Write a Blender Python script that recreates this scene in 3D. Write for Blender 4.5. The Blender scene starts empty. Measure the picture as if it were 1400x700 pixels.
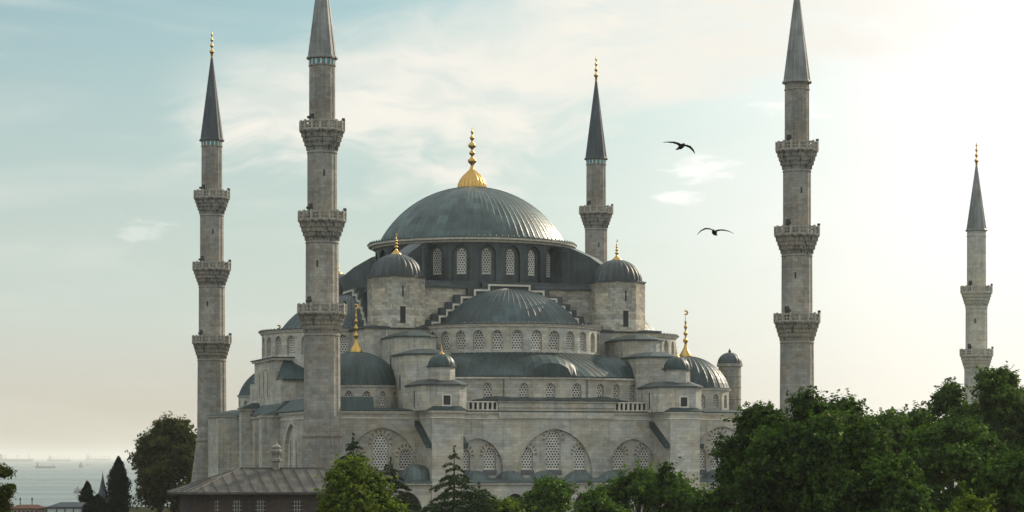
import bpy, math, random
import numpy as np
from mathutils import Vector, Matrix
from mathutils.geometry import tessellate_polygon

R = math.radians
PI = math.pi
sc = bpy.context.scene
COL = sc.collection

# ------------------------------------------------------------------ camera, sky, sun, exposure
EYE = 9.0
cam_d = bpy.data.cameras.new('camera')
cam = bpy.data.objects.new('camera', cam_d)
COL.objects.link(cam)
cam.location = (0, 0, EYE)
cam.rotation_euler = (R(90), 0, 0)
cam_d.sensor_width = 36
cam_d.lens = 36 * 3200 / 1400
cam_d.shift_y = 275 / 1400
cam_d.clip_start = 1
cam_d.clip_end = 200000
sc.camera = cam

SUN_AZ, SUN_EL = R(44), R(27)
sun_dir = Vector((math.sin(SUN_AZ) * math.cos(SUN_EL), math.cos(SUN_AZ) * math.cos(SUN_EL), math.sin(SUN_EL)))
sd = bpy.data.lights.new('sun', 'SUN')
sd.energy = 3.6
sd.angle = R(0.6)
sd.color = (1.0, 0.86, 0.66)
sun = bpy.data.objects.new('sun', sd)
COL.objects.link(sun)
sun.rotation_euler = sun_dir.to_track_quat('Z', 'Y').to_euler()
sun.location = (200, 200, 300)

sc.view_settings.view_transform = 'Standard'
sc.view_settings.look = 'None'
sc.view_settings.gamma = 1
sc.view_settings.exposure = 0.36
sc.view_settings.use_curve_mapping = False
sc.cycles.use_denoising = True
sc.cycles.volume_bounces = 1
sc.cycles.max_bounces = 8
sc.cycles.diffuse_bounces = 3

world = bpy.data.worlds.new('World')
sc.world = world
world.use_nodes = True


class NT:
    """small helper for node trees"""
    def __init__(s, tree):
        s.t = tree
        s.n = tree.nodes
        s.l = tree.links

    def new(s, kind, **kw):
        n = s.n.new(kind)
        for k, v in kw.items():
            setattr(n, k, v)
        return n

    def put(s, sock, v):
        if hasattr(v, 'is_output'):
            s.l.new(v, sock)
        else:
            sock.default_value = v

    def math(s, op, a, b=0.0, c=0.0, clamp=False):
        n = s.new('ShaderNodeMath', operation=op, use_clamp=clamp)
        s.put(n.inputs[0], a)
        s.put(n.inputs[1], b)
        if op in ('MULTIPLY_ADD', 'WRAP', 'SMOOTH_MIN', 'COMPARE'):
            s.put(n.inputs[2], c)
        return n.outputs[0]

    def vmath(s, op, a, b=(0, 0, 0)):
        n = s.new('ShaderNodeVectorMath', operation=op)
        s.put(n.inputs[0], a)
        s.put(n.inputs[1], b)
        return n.outputs['Value'] if op in ('LENGTH', 'DOT_PRODUCT', 'DISTANCE') else n.outputs[0]

    def mix(s, f, a, b, blend='MIX'):
        n = s.new('ShaderNodeMix', data_type='RGBA', blend_type=blend)
        s.put(n.inputs[0], f)
        s.put(n.inputs[6], a)
        s.put(n.inputs[7], b)
        return n.outputs[2]

    def noise(s, vec, scale, detail=4, rough=.55, dist=0.0):
        n = s.new('ShaderNodeTexNoise')
        if vec is not None:
            s.l.new(vec, n.inputs['Vector'])
        n.inputs['Scale'].default_value = scale
        n.inputs['Detail'].default_value = detail
        n.inputs['Roughness'].default_value = rough
        n.inputs['Distortion'].default_value = dist
        return n.outputs[0]

    def ramp(s, f, lo, hi, a=0.0, b=1.0, smooth=True):
        n = s.new('ShaderNodeMapRange', interpolation_type='SMOOTHSTEP' if smooth else 'LINEAR')
        s.put(n.inputs[0], f)
        for i, v in enumerate((lo, hi, a, b)):
            s.put(n.inputs[1 + i], v)
        return n.outputs[0]

    def comb(s, x, y, z=0.0):
        n = s.new('ShaderNodeCombineXYZ')
        for i, v in enumerate((x, y, z)):
            s.put(n.inputs[i], v)
        return n.outputs[0]


def build_sky():
    k = NT(world.node_tree)
    k.n.clear()
    out = k.new('ShaderNodeOutputWorld')
    bg = k.new('ShaderNodeBackground')
    bg.inputs['Strength'].default_value = 0.10
    k.l.new(bg.outputs[0], out.inputs[0])
    sky = k.new('ShaderNodeTexSky', sky_type='NISHITA')
    sky.sun_disc = False
    sky.sun_elevation = SUN_EL
    sky.sun_rotation = SUN_AZ
    sky.altitude = 30
    sky.air_density = 1.0
    sky.dust_density = 3.0
    sky.ozone_density = 1.5
    tc = k.new('ShaderNodeTexCoord')
    d = tc.outputs['Generated']
    sep = k.new('ShaderNodeSeparateXYZ')
    k.l.new(d, sep.inputs[0])
    x, y, z = sep.outputs
    az = k.math('MULTIPLY', k.math('ARCTAN2', x, y), 32.0)      # bearing of the view, in 1/32 rad
    el = k.math('MULTIPLY', k.math('ARCSINE', z), 32.0)         # height above the horizon, same unit
    p = k.comb(az, el)
    # thin high cloud sheet
    rot = k.new('ShaderNodeMapping')
    rot.inputs['Rotation'].default_value = (0, 0, R(-16))
    rot.inputs['Scale'].default_value = (0.30, 1.0, 1)
    k.l.new(p, rot.inputs[0])
    warp = k.noise(p, 0.35, 3, .5)
    wv = k.vmath('ADD', rot.outputs[0], k.comb(k.math('MULTIPLY', warp, 1.6), k.math('MULTIPLY', warp, 1.5)))
    n1 = k.noise(wv, 0.8, 7, .58, .4)
    n2 = k.noise(wv, 2.4, 6, .6, .3)
    edge = k.math('ADD', k.math('MULTIPLY', k.math('SUBTRACT', n1, .5), 3.4), k.math('MULTIPLY', k.math('SUBTRACT', n2, .5), 1.7))
    low = k.math('ADD', k.math('MULTIPLY', k.math('MAXIMUM', k.math('ADD', az, .5), 0.0), .28), 3.68)
    hi = k.math('ADD', k.math('ADD', k.math('MULTIPLY', az, .27), 6.65), k.math('MULTIPLY', k.math('MAXIMUM', az, 0.0), .6))
    m_low = k.ramp(k.math('SUBTRACT', k.math('ADD', el, edge), low), -.25, .9)
    m_hi = k.ramp(k.math('SUBTRACT', hi, k.math('ADD', el, k.math('MULTIPLY', edge, .8))), -.1, 1.2)
    m_left = k.ramp(k.math('ADD', az, k.math('MULTIPLY', edge, .8)), -5.2, -3.6)
    sheet = k.math('MULTIPLY', k.math('MULTIPLY', m_low, m_hi), m_left)
    tex = k.ramp(n2, .32, .62, .55, 1.0)
    sheet = k.math('MULTIPLY', sheet, tex)
    # faint veil everywhere
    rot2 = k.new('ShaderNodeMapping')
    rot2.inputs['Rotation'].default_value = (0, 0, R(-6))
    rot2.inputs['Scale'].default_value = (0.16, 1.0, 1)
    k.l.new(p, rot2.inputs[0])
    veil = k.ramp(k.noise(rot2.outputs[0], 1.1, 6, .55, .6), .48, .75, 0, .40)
    # two small detached puffs and a few wisps
    def puff(ca, ce, sa, se):
        q = k.comb(k.math('DIVIDE', k.math('SUBTRACT', az, ca), sa), k.math('DIVIDE', k.math('SUBTRACT', el, ce), se))
        return k.math('ADD', k.vmath('LENGTH', q), k.math('MULTIPLY', k.math('SUBTRACT', n3, .5), 3.0))
    mp3 = k.new('ShaderNodeMapping')
    mp3.inputs['Scale'].default_value = (.5, 1.6, 1)
    k.l.new(p, mp3.inputs[0])
    n3 = k.noise(mp3.outputs[0], 3.5, 6, .6, .5)
    puffs = None
    for a in ((2.55, 3.92, .52, .20, .85), (2.28, 3.54, .30, .10, .8), (3.9, 4.7, .5, .16, .6), (-5.0, 3.05, .34, .16, .28)):
        m = k.ramp(puff(*a[:4]), .35, 1.15, a[4], 0)
        puffs = m if puffs is None else k.math('MAXIMUM', puffs, m)
    # thin bright veil towards the sun
    glow = k.ramp(k.math('ADD', az, k.math('MULTIPLY', k.math('SUBTRACT', n1, .5), 2.0)), -2.2, 8.6, 0.0, 1.0)
    high = k.ramp(el, 9.0, 20.0)                 # unseen brightness added overhead to fill the shaded front
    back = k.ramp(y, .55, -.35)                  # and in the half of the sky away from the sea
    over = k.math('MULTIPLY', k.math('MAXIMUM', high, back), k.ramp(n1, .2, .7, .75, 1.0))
    base = k.mix(1.0, sky.outputs[0], SKY_TINT, 'MULTIPLY')
    base = k.mix(k.ramp(el, -.2, 7.2, .95, .08, False), base, MID_COL)
    base = k.mix(k.ramp(el, -.3, 2.2, .9, 0.0), base, LOW_COL)
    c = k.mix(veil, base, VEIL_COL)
    gl_c = k.mix(k.ramp(el, .3, 3.5), (8.1, 7.8, 6.9, 1), GLOW_COL)
    c = k.mix(glow, c, gl_c)
    c = k.mix(sheet, c, SHEET_COL)
    c = k.mix(puffs, c, PUFF_COL)
    far = k.ramp(az, 3.6, 7.4)
    c = k.mix(far, c, gl_c)
    c = k.mix(over, c, FILL_COL)
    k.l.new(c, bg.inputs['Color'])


SKY_TINT = (0.52, .79, 0.76, 1)
MID_COL = (5.9, 6.15, 5.75, 1)
LOW_COL = (4.6, 4.0, 3.0, 1)
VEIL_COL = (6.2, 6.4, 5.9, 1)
SHEET_COL = (7.25, 7.05, 6.4, 1)
PUFF_COL = (8.2, 8.2, 7.9, 1)
GLOW_COL = (8.7, 8.5, 8.2, 1)
FILL_COL = (7.1, 7.5, 7.3, 1)  # added fill from the sky outside the view
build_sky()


# ------------------------------------------------------------------ materials
def mat(name):
    m = bpy.data.materials.new(name)
    m.use_nodes = True
    k = NT(m.node_tree)
    b = k.n['Principled BSDF']
    return m, k, b


def plain(name, col, rough=.7, metal=0.0, var=.15, scale=3.0):
    m, k, b = mat(name)
    tc = k.new('ShaderNodeTexCoord')
    n = k.noise(tc.outputs['Object'], scale, 5)
    f = k.ramp(n, .3, .7, 1 - var, 1 + var)
    cn = k.new('ShaderNodeVectorMath', operation='SCALE')
    cn.inputs[0].default_value = col
    k.l.new(f, cn.inputs['Scale'])
    k.l.new(cn.outputs[0], b.inputs['Base Color'])
    b.inputs['Roughness'].default_value = rough
    b.inputs['Metallic'].default_value = metal
    return m


def stone(name, col, bw=.95, bh=.38, contrast=.13, stain=.24, mortar=.66, streak=.36):
    """coursed ashlar: UV is metres along the wall and metres up"""
    m, k, b = mat(name)
    uv = k.new('ShaderNodeUVMap')
    br = k.new('ShaderNodeTexBrick')
    k.l.new(uv.outputs[0], br.inputs['Vector'])
    br.inputs['Scale'].default_value = 1
    br.inputs['Brick Width'].default_value = bw
    br.inputs['Row Height'].default_value = bh
    br.inputs['Mortar Size'].default_value = .012
    br.inputs['Mortar Smooth'].default_value = .3
    br.inputs['Bias'].default_value = 0
    br.inputs['Color1'].default_value = (1 - contrast,) * 3 + (1,)
    br.inputs['Color2'].default_value = (1 + contrast,) * 3 + (1,)
    br.inputs['Mortar'].default_value = (mortar, mortar, mortar, 1)
    # whole courses differ a little
    sepu = k.new('ShaderNodeSeparateXYZ')
    k.l.new(uv.outputs[0], sepu.inputs[0])
    row = k.math('FLOOR', k.math('DIVIDE', sepu.outputs[1], bh))
    wn = k.new('ShaderNodeTexWhiteNoise', noise_dimensions='1D')
    k.l.new(row, wn.inputs['W'])
    rowf = k.ramp(wn.outputs[0], 0, 1, .90, 1.08, False)
    tc = k.new('ShaderNodeTexCoord')
    big = k.ramp(k.noise(tc.outputs['Object'], .13, 6, .6, .3), .3, .7, 1 - stain, 1 + stain * .45)
    mp = k.new('ShaderNodeMapping')
    mp.inputs['Scale'].default_value = (1.7, 1.7, .07)
    k.l.new(tc.outputs['Object'], mp.inputs[0])
    st = k.ramp(k.noise(mp.outputs[0], 1.0, 5, .65), .52, .74, 1.0, 1 - streak)
    patch = k.ramp(k.noise(tc.outputs['Object'], .9, 6, .7), .38, .62, .85, 1.08)
    f = k.math('MULTIPLY', k.math('MULTIPLY', big, st), k.math('MULTIPLY', patch, rowf))
    c = k.mix(1.0, br.outputs['Color'], col + (1,), 'MULTIPLY')
    warm = k.ramp(k.noise(tc.outputs['Object'], .35, 4, .6), .35, .65, 0, 1)
    tint = k.mix(warm, (1.05, 1.0, .90, 1), (.95, 1.0, 1.04, 1))
    c = k.mix(1.0, c, tint, 'MULTIPLY')
    sc_ = k.new('ShaderNodeVectorMath', operation='SCALE')
    k.l.new(c, sc_.inputs[0])
    k.l.new(f, sc_.inputs['Scale'])
    k.l.new(sc_.outputs[0], b.inputs['Base Color'])
    b.inputs['Roughness'].default_value = .88
    bp = k.new('ShaderNodeBump')
    bp.inputs['Strength'].default_value = .35
    bp.inputs['Distance'].default_value = .03
    k.l.new(k.math('ADD', k.math('MULTIPLY', br.outputs['Fac'], -1), k.math('MULTIPLY', patch, .8)), bp.inputs['Height'])
    k.l.new(bp.outputs[0], b.inputs['Normal'])
    return m


def lead(name, col, rough=.42, metal=.55, bw=1.1, bh=1.4, contrast=.22):
    """lead sheets: UV is metres along the eave and metres up the slope"""
    m, k, b = mat(name)
    uv = k.new('ShaderNodeUVMap')
    br = k.new('ShaderNodeTexBrick')
    k.l.new(uv.outputs[0], br.inputs['Vector'])
    br.inputs['Scale'].default_value = 1
    br.inputs['Brick Width'].default_value = bw
    br.inputs['Row Height'].default_value = bh
    br.inputs['Mortar Size'].default_value = .02
    br.inputs['Mortar Smooth'].default_value = .5
    br.inputs['Color1'].default_value = (1 - contrast,) * 3 + (1,)
    br.inputs['Color2'].default_value = (1 + contrast,) * 3 + (1,)
    br.inputs['Mortar'].default_value = (.7, .7, .7, 1)
    tc = k.new('ShaderNodeTexCoord')
    big = k.ramp(k.noise(tc.outputs['Object'], .25, 6, .62, .4), .3, .7, .72, 1.3)
    fine = k.noise(tc.outputs['Object'], 2.2, 6, .7)
    sepu = k.new('ShaderNodeMapping')
    sepu.inputs['Scale'].default_value = (1.6, .12, 1)
    k.l.new(uv.outputs[0], sepu.inputs[0])
    st = k.ramp(k.noise(sepu.outputs[0], 1.0, 5, .7), .35, .7, .8, 1.25)
    c = k.mix(1.0, br.outputs['Color'], col + (1,), 'MULTIPLY')
    ox = k.ramp(fine, .5, .75, 0, .35)
    c = k.mix(ox, c, tuple(min(1, v * 1.7) for v in col) + (1,))
    s2 = k.new('ShaderNodeVectorMath', operation='SCALE')
    k.l.new(c, s2.inputs[0])
    k.l.new(k.math('MULTIPLY', big, st), s2.inputs['Scale'])
    k.l.new(s2.outputs[0], b.inputs['Base Color'])
    b.inputs['Metallic'].default_value = metal
    k.l.new(k.ramp(fine, .3, .7, rough - .07, rough + .14), b.inputs['Roughness'])
    bp = k.new('ShaderNodeBump')
    bp.inputs['Strength'].default_value = .25
    bp.inputs['Distance'].default_value = .05
    k.l.new(k.math('ADD', k.math('MULTIPLY', br.outputs['Fac'], .6), fine), bp.inputs['Height'])
    k.l.new(bp.outputs[0], b.inputs['Normal'])
    return m


def lattice(name, pitch=.36, hole=.30, white=(.80, .78, .72), dark=(.012, .014, .016)):
    """pierced stone window screen with staggered round holes; UV in metres"""
    m, k, b = mat(name)
    uv = k.new('ShaderNodeUVMap')
    sep = k.new('ShaderNodeSeparateXYZ')
    k.l.new(uv.outputs[0], sep.inputs[0])

    def d(off):
        u = k.math('SUBTRACT', k.math('FRACT', k.math('ADD', k.math('DIVIDE', sep.outputs[0], pitch), off)), .5)
        v = k.math('SUBTRACT', k.math('FRACT', k.math('ADD', k.math('DIVIDE', sep.outputs[1], pitch * 1.732), off)), .5)
        v = k.math('MULTIPLY', v, 1.732)
        return k.math('SQRT', k.math('ADD', k.math('MULTIPLY', u, u), k.math('MULTIPLY', v, v)))
    dd = k.math('MINIMUM', d(0.0), d(.5))
    f = k.ramp(dd, hole - .03, hole + .03)
    oi = k.new('ShaderNodeObjectInfo')
    wv_ = k.mix(oi.outputs['Random'], tuple(v * .72 for v in white) + (1,), white + (1,))
    gr = k.ramp(k.noise(k.new('ShaderNodeTexCoord').outputs['Object'], .9, 4), .35, .7, .75, 1.0)
    wv_ = k.mix(1.0, wv_, k.comb(gr, gr, gr), 'MULTIPLY')
    dk = k.mix(oi.outputs['Random'], dark + (1,), (.05, .06, .065, 1))
    c = k.mix(f, dk, wv_)
    k.l.new(c, b.inputs['Base Color'])
    b.inputs['Roughness'].default_value = .7
    bp = k.new('ShaderNodeBump')
    bp.inputs['Strength'].default_value = .8
    bp.inputs['Distance'].default_value = .05
    k.l.new(f, bp.inputs['Height'])
    k.l.new(bp.outputs[0], b.inputs['Normal'])
    return m


def leafmat(name, c1, c2, trans=.35):
    m = bpy.data.materials.new(name)
    m.use_nodes = True
    k = NT(m.node_tree)
    k.n.remove(k.n['Principled BSDF'])
    out = k.n['Material Output']
    g = k.new('ShaderNodeNewGeometry')
    tc = k.new('ShaderNodeTexCoord')
    at_ = k.new('ShaderNodeAttribute', attribute_name='tone')
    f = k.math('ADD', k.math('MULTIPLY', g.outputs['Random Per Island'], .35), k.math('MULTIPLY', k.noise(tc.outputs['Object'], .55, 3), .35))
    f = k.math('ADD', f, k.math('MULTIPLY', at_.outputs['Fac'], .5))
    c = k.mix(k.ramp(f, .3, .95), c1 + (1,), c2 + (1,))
    df = k.new('ShaderNodeBsdfDiffuse')
    tr = k.new('ShaderNodeBsdfTranslucent')
    gl = k.new('ShaderNodeBsdfGlossy')
    gl.inputs['Roughness'].default_value = .45
    gl.inputs['Color'].default_value = (.3, .32, .25, 1)
    k.l.new(c, df.inputs[0])
    k.l.new(k.mix(1.0, c, (1.3, 1.35, .55, 1), 'MULTIPLY'), tr.inputs[0])
    mx = k.new('ShaderNodeMixShader')
    mx.inputs[0].default_value = trans
    k.l.new(df.outputs[0], mx.inputs[1])
    k.l.new(tr.outputs[0], mx.inputs[2])
    m2 = k.new('ShaderNodeMixShader')
    m2.inputs[0].default_value = .04
    k.l.new(mx.outputs[0], m2.inputs[1])
    k.l.new(gl.outputs[0], m2.inputs[2])
    k.l.new(m2.outputs[0], out.inputs[0])
    return m


M = {}
M['stone'] = stone('ashlar_stone', (.450, .436, .390))
M['stone_rough'] = stone('rough_masonry', (.410, .388, .335), bw=.8, bh=.34, contrast=.30, stain=.42)
M['stone_min'] = stone('minaret_stone', (.285, .272, .245), bw=.62, bh=.36, contrast=.15, stain=.36, mortar=.68, streak=.40)
M['trim'] = plain('pale_stone_trim', (.55, .52, .45), .85, 0, .18, 2)
M['lead'] = lead('lead_sheet', (.022, .044, .045), .48, .12)  # same lead as the main dome, darkened where less sky reaches it
M['lead_low'] = lead('pale_gallery_lead', (.075, .105, .104), .5, .15)
M['lead_main'] = lead('dome_lead_sheet', (.052, .083, .083), .42, .22, bw=1.6, bh=1.3, contrast=.30)
M['lead_half'] = lead('half_dome_lead', (.033, .056, .060), .44, .2, contrast=.28)
M['lead_dark'] = lead('dark_lead_sheet', (.044, .060, .064), .5, .15)
M['lead_pale'] = lead('pale_weathered_lead', (.165, .180, .175), .45, .45, bw=.6, bh=2.4)
M['gold'] = plain('gilded_copper', (.54, .345, .115), .33, 1.0, .12, 4)
M['lattice'] = lattice('pierced_window_screen')
M['lattice_small'] = lattice('fine_window_screen', .35, .32)
M['niche'] = plain('dark_opening', (.015, .018, .02), .6)
M['voussoir'] = plain('dark_red_voussoir', (.17, .135, .11), .85)
M['sill'] = plain('slate_grey_sill', (.105, .115, .118), .6)
M['tile'] = plain('turquoise_glazed_tile', (.03, .20, .24), .25, 0, .4, 6)


# ------------------------------------------------------------------ mesh builder
class MB:
    def __init__(s):
        s.v, s.f, s.m, s.uv, s.sm = [], [], [], [], []

    def add(s, verts, faces, mi=0, uvs=None, smooth=False):
        o = len(s.v)
        s.v += [tuple(p) for p in verts]
        for i, f in enumerate(faces):
            s.f.append([o + j for j in f])
            s.m.append(mi)
            s.sm.append(smooth)
            if uvs is not None:
                s.uv.append(uvs[i])
            else:
                a, b_, c = (Vector(verts[f[0]]), Vector(verts[f[1]]), Vector(verts[f[2]]))
                n = (b_ - a).cross(c - a)
                if n.length > 1e-12:
                    n.normalize()
                h = math.hypot(n.x, n.y)
                if h < .25:
                    s.uv.append([(verts[j][0], verts[j][1]) for j in f])
                else:
                    tx, ty = -n.y / h, n.x / h
                    s.uv.append([(verts[j][0] * tx + verts[j][1] * ty, verts[j][2] / max(h, .3)) for j in f])

    def box(s, x0, x1, y0, y1, z0, z1, mi=0):
        v = [(x0, y0, z0), (x1, y0, z0), (x1, y1, z0), (x0, y1, z0), (x0, y0, z1), (x1, y0, z1), (x1, y1, z1), (x0, y1, z1)]
        s.add(v, [(0, 3, 2, 1), (4, 5, 6, 7), (0, 1, 5, 4), (1, 2, 6, 5), (2, 3, 7, 6), (3, 0, 4, 7)], mi)

    def obox(s, c, d, l, w, z0, z1, mi=0):
        """box of length l along unit dir d, width w, centred on c (xy)"""
        nx, ny = -d[1], d[0]
        q = [(c[0] + d[0] * a + nx * b, c[1] + d[1] * a + ny * b) for a, b in ((-l / 2, -w / 2), (l / 2, -w / 2), (l / 2, w / 2), (-l / 2, w / 2))]
        s.prism(q, z0, z1, mi)

    def prism(s, poly, z0, z1, mi=0, bottom=True):
        n = len(poly)
        v = [(x, y, z0) for x, y in poly] + [(x, y, z1) for x, y in poly]
        f = [(i, (i + 1) % n, n + (i + 1) % n, n + i) for i in range(n)]
        f.append(tuple(range(n, 2 * n)))
        if bottom:
            f.append(tuple(reversed(range(n))))
        s.add(v, f, mi)

    def loft(s, pa, pb, mi=0, closed=True, smooth=False):
        """strip between two lists of 3D points of the same length"""
        n = len(pa)
        v = list(pa) + list(pb)
        rng = range(n if closed else n - 1)
        s.add(v, [(i, (i + 1) % n, n + (i + 1) % n, n + i) for i in rng], mi, None, smooth)

    def hood(s, poly, z0, z1, k=0.0, mi=0, c=None):
        """low pyramid roof over a polygon"""
        if c is None:
            c = (sum(p[0] for p in poly) / len(poly), sum(p[1] for p in poly) / len(poly))
        top = [(c[0] + (x - c[0]) * k, c[1] + (y - c[1]) * k, z1) for x, y in poly]
        s.loft([(x, y, z0) for x, y in poly], top, mi)
        if k > 0:
            s.add(top, [tuple(range(len(top)))], mi)

    def lathe(s, prof, n, c=(0, 0), a0=0.0, a1=2 * PI, mi=0, mod=None, smooth=True, ur=None):
        full = abs(a1 - a0 - 2 * PI) < 1e-6
        cols = n if full else n + 1
        v = []
        for r, z in prof:
            for i in range(cols):
                a = a0 + (a1 - a0) * i / n
                rr = r if mod is None else mod(r, z, a, i)
                v.append((c[0] + rr * math.sin(a), c[1] - rr * math.cos(a), z))
        f, uvs = [], []
        L = [0]
        for (r0, z0), (r1, z1) in zip(prof, prof[1:]):
            L.append(L[-1] + math.hypot(r1 - r0, z1 - z0))
        R0 = ur or max(p[0] for p in prof)
        da = (a1 - a0) / n
        for k_ in range(len(prof) - 1):
            for i in range(n):
                j = (i + 1) % cols
                f.append((k_ * cols + i, k_ * cols + j, (k_ + 1) * cols + j, (k_ + 1) * cols + i))
                u0, u1 = R0 * (a0 + da * i), R0 * (a0 + da * (i + 1))
                uvs.append([(u0, L[k_]), (u1, L[k_]), (u1, L[k_ + 1]), (u0, L[k_ + 1])])
        s.add(v, f, mi, uvs, smooth)

    def build(s, name, mats, parent=None, loc=None, rotz=0.0):
        me = bpy.data.meshes.new(name)
        me.from_pydata(s.v, [], s.f)
        if not isinstance(mats, (list, tuple)):
            mats = [mats]
        for m in mats:
            me.materials.append(m)
        me.polygons.foreach_set('material_index', s.m)
        me.polygons.foreach_set('use_smooth', s.sm)
        ul = me.uv_layers.new(name='UVMap')
        flat = [c for u in s.uv for p in u for c in p]
        ul.data.foreach_set('uv', flat)
        me.update()
        o = bpy.data.objects.new(name, me)
        COL.objects.link(o)
        if parent is not None:
            o.parent = parent
        if loc is not None:
            o.location = loc
        o.rotation_euler = (0, 0, rotz)
        return o


def thing(name, label, cat, loc=(0, 0, 0), rotz=0.0, group=None):
    o = bpy.data.objects.new(name, None)
    COL.objects.link(o)
    o.location = loc
    o.rotation_euler = (0, 0, rotz)
    o.empty_display_size = 1
    return tag(o, label, cat, group)


def tag(o, label, cat, group=None, kind=None):
    o['label'] = label
    o['category'] = cat
    if group:
        o['group'] = group
    if kind:
        o['kind'] = kind
    return o


def struct(o, kind='structure'):
    o['kind'] = kind
    return o


def copy_tree(o, parent=None):
    c = o.copy()
    COL.objects.link(c)
    c.parent = parent
    for ch in list(o.children):
        copy_tree(ch, c)
    return c


def ngon(n, r, c=(0, 0), rot=0.0):
    """regular polygon given by its inradius, counter-clockwise"""
    R_ = r / math.cos(PI / n)
    return [(c[0] + R_ * math.cos(rot + 2 * PI * (i + .5) / n), c[1] + R_ * math.sin(rot + 2 * PI * (i + .5) / n)) for i in range(n)]


def arch(uc, zb, w, h, rise=None, n=7):
    """pointed arch outline, counter-clockwise: width w, total height h"""
    hw = w / 2
    if rise is None:
        rise = hw * 1.12
    e = max(0.0, (rise * rise - hw * hw) / (2 * hw))
    rad = hw + e
    zs = zb + h - rise
    pts = [(uc - hw, zb), (uc + hw, zb)]
    am = math.atan2(rise, e) if e > 1e-6 else PI / 2
    for i in range(n + 1):
        a = am * i / n
        pts.append((uc - e + rad * math.cos(a), zs + rad * math.sin(a)))
    for i in range(n - 1, -1, -1):
        a = am * i / n
        pts.append((uc + e - rad * math.cos(a), zs + rad * math.sin(a)))
    return pts


class Wall:
    """a plane standing on p0->p1, outside to the right of that direction"""
    def __init__(s, p0, p1):
        s.p0 = Vector(p0)
        d = Vector(p1) - s.p0
        s.L = d.length
        s.d = d / s.L
        s.n = Vector((s.d.y, -s.d.x))
        s.rot = math.atan2(s.d.y, s.d.x)

    def P(s, u, z, dep=0.0):
        q = s.p0 + s.d * u - s.n * dep
        return (q.x, q.y, z)

    def panel(s, mb, outer, holes=(), dep=0.0, mi=0, u_off=0.0):
        polys = [[Vector((u, z, 0)) for u, z in outer]] + [[Vector((u, z, 0)) for u, z in h] for h in holes]
        flat = [p for q in polys for p in q]
        tris = tessellate_polygon(polys)
        verts = [s.P(p.x, p.y, dep) for p in flat]
        fs, uvs = [], []
        for t in tris:
            a, b_, c = (flat[i] for i in t)
            if (b_ - a).cross(c - a).z < 0:
                t = (t[0], t[2], t[1])
            fs.append(tuple(t))
            uvs.append([(flat[i].x + u_off, flat[i].y) for i in t])
        mb.add(verts, fs, mi, uvs)

    def reveal(s, mb, poly, d0, d1, mi=0):
        n = len(poly)
        a = [s.P(u, z, d0) for u, z in poly]
        b_ = [s.P(u, z, d1) for u, z in poly]
        mb.loft(b_, a, mi)


# shared windows: origin at the middle of the sill, x along the wall, -y outwards
WIN = {}


def window_mesh(w, h, rays=True, sill=True, screen='lattice'):
    key = (round(w, 2), round(h, 2), rays, sill, screen)
    if key in WIN:
        return WIN[key]
    mb = MB()
    fl = Wall((0, .28), (1, .28))
    o = arch(0, 0, w, h)
    inner = arch(0, .09, w - .18, h - .2)
    fl.panel(mb, inner, (), .03, 0)
    fl.panel(mb, o, [inner], 0, 1)
    fl.reveal(mb, inner, 0, .03, 1)
    if rays:
        rise = w / 2 * 1.12
        zc = h - rise
        for i in range(9):
            a = R(-4) + (PI + R(8)) * i / 8
            r0, r1 = w / 2 + .12, w / 2 + .50
            dx, dz = math.cos(a), math.sin(a) * 1.1
            tx, tz = -dz, dx
            hw0, hw1 = .05, .13
            q = [(dx * r0 - tx * hw0, zc + dz * r0 - tz * hw0), (dx * r1 - tx * hw1, zc + dz * r1 - tz * hw1),
                 (dx * r1 + tx * hw1, zc + dz * r1 + tz * hw1), (dx * r0 + tx * hw0, zc + dz * r0 + tz * hw0)]
            v = [(x, -.02, z) for x, z in q] + [(x, .05, z) for x, z in q]
            mb.add(v, [(0, 1, 2, 3), (0, 4, 5, 1), (1, 5, 6, 2), (2, 6, 7, 3), (3, 7, 4, 0)], 2)
    if sill:
        mb.box(-w / 2 - .1, w / 2 + .1, -.12, .3, -.62, -.03, 3)
    ob = mb.build('window', [M[screen], M['trim'], M['voussoir'], M['sill']])
    WIN[key] = ob
    ob['_proto'] = 1
    return ob


def put_window(parent, wall, u, zb, w, h, dep=0.0, **kw):
    pr = window_mesh(w, h, **kw)
    if pr.get('_proto') == 1:
        o = pr
        o['_proto'] = 0
    else:
        o = pr.copy()
        COL.objects.link(o)
    o.parent = parent
    o.location = wall.P(u, zb, dep)
    o.rotation_euler = (0, 0, wall.rot)
    return o


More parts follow.
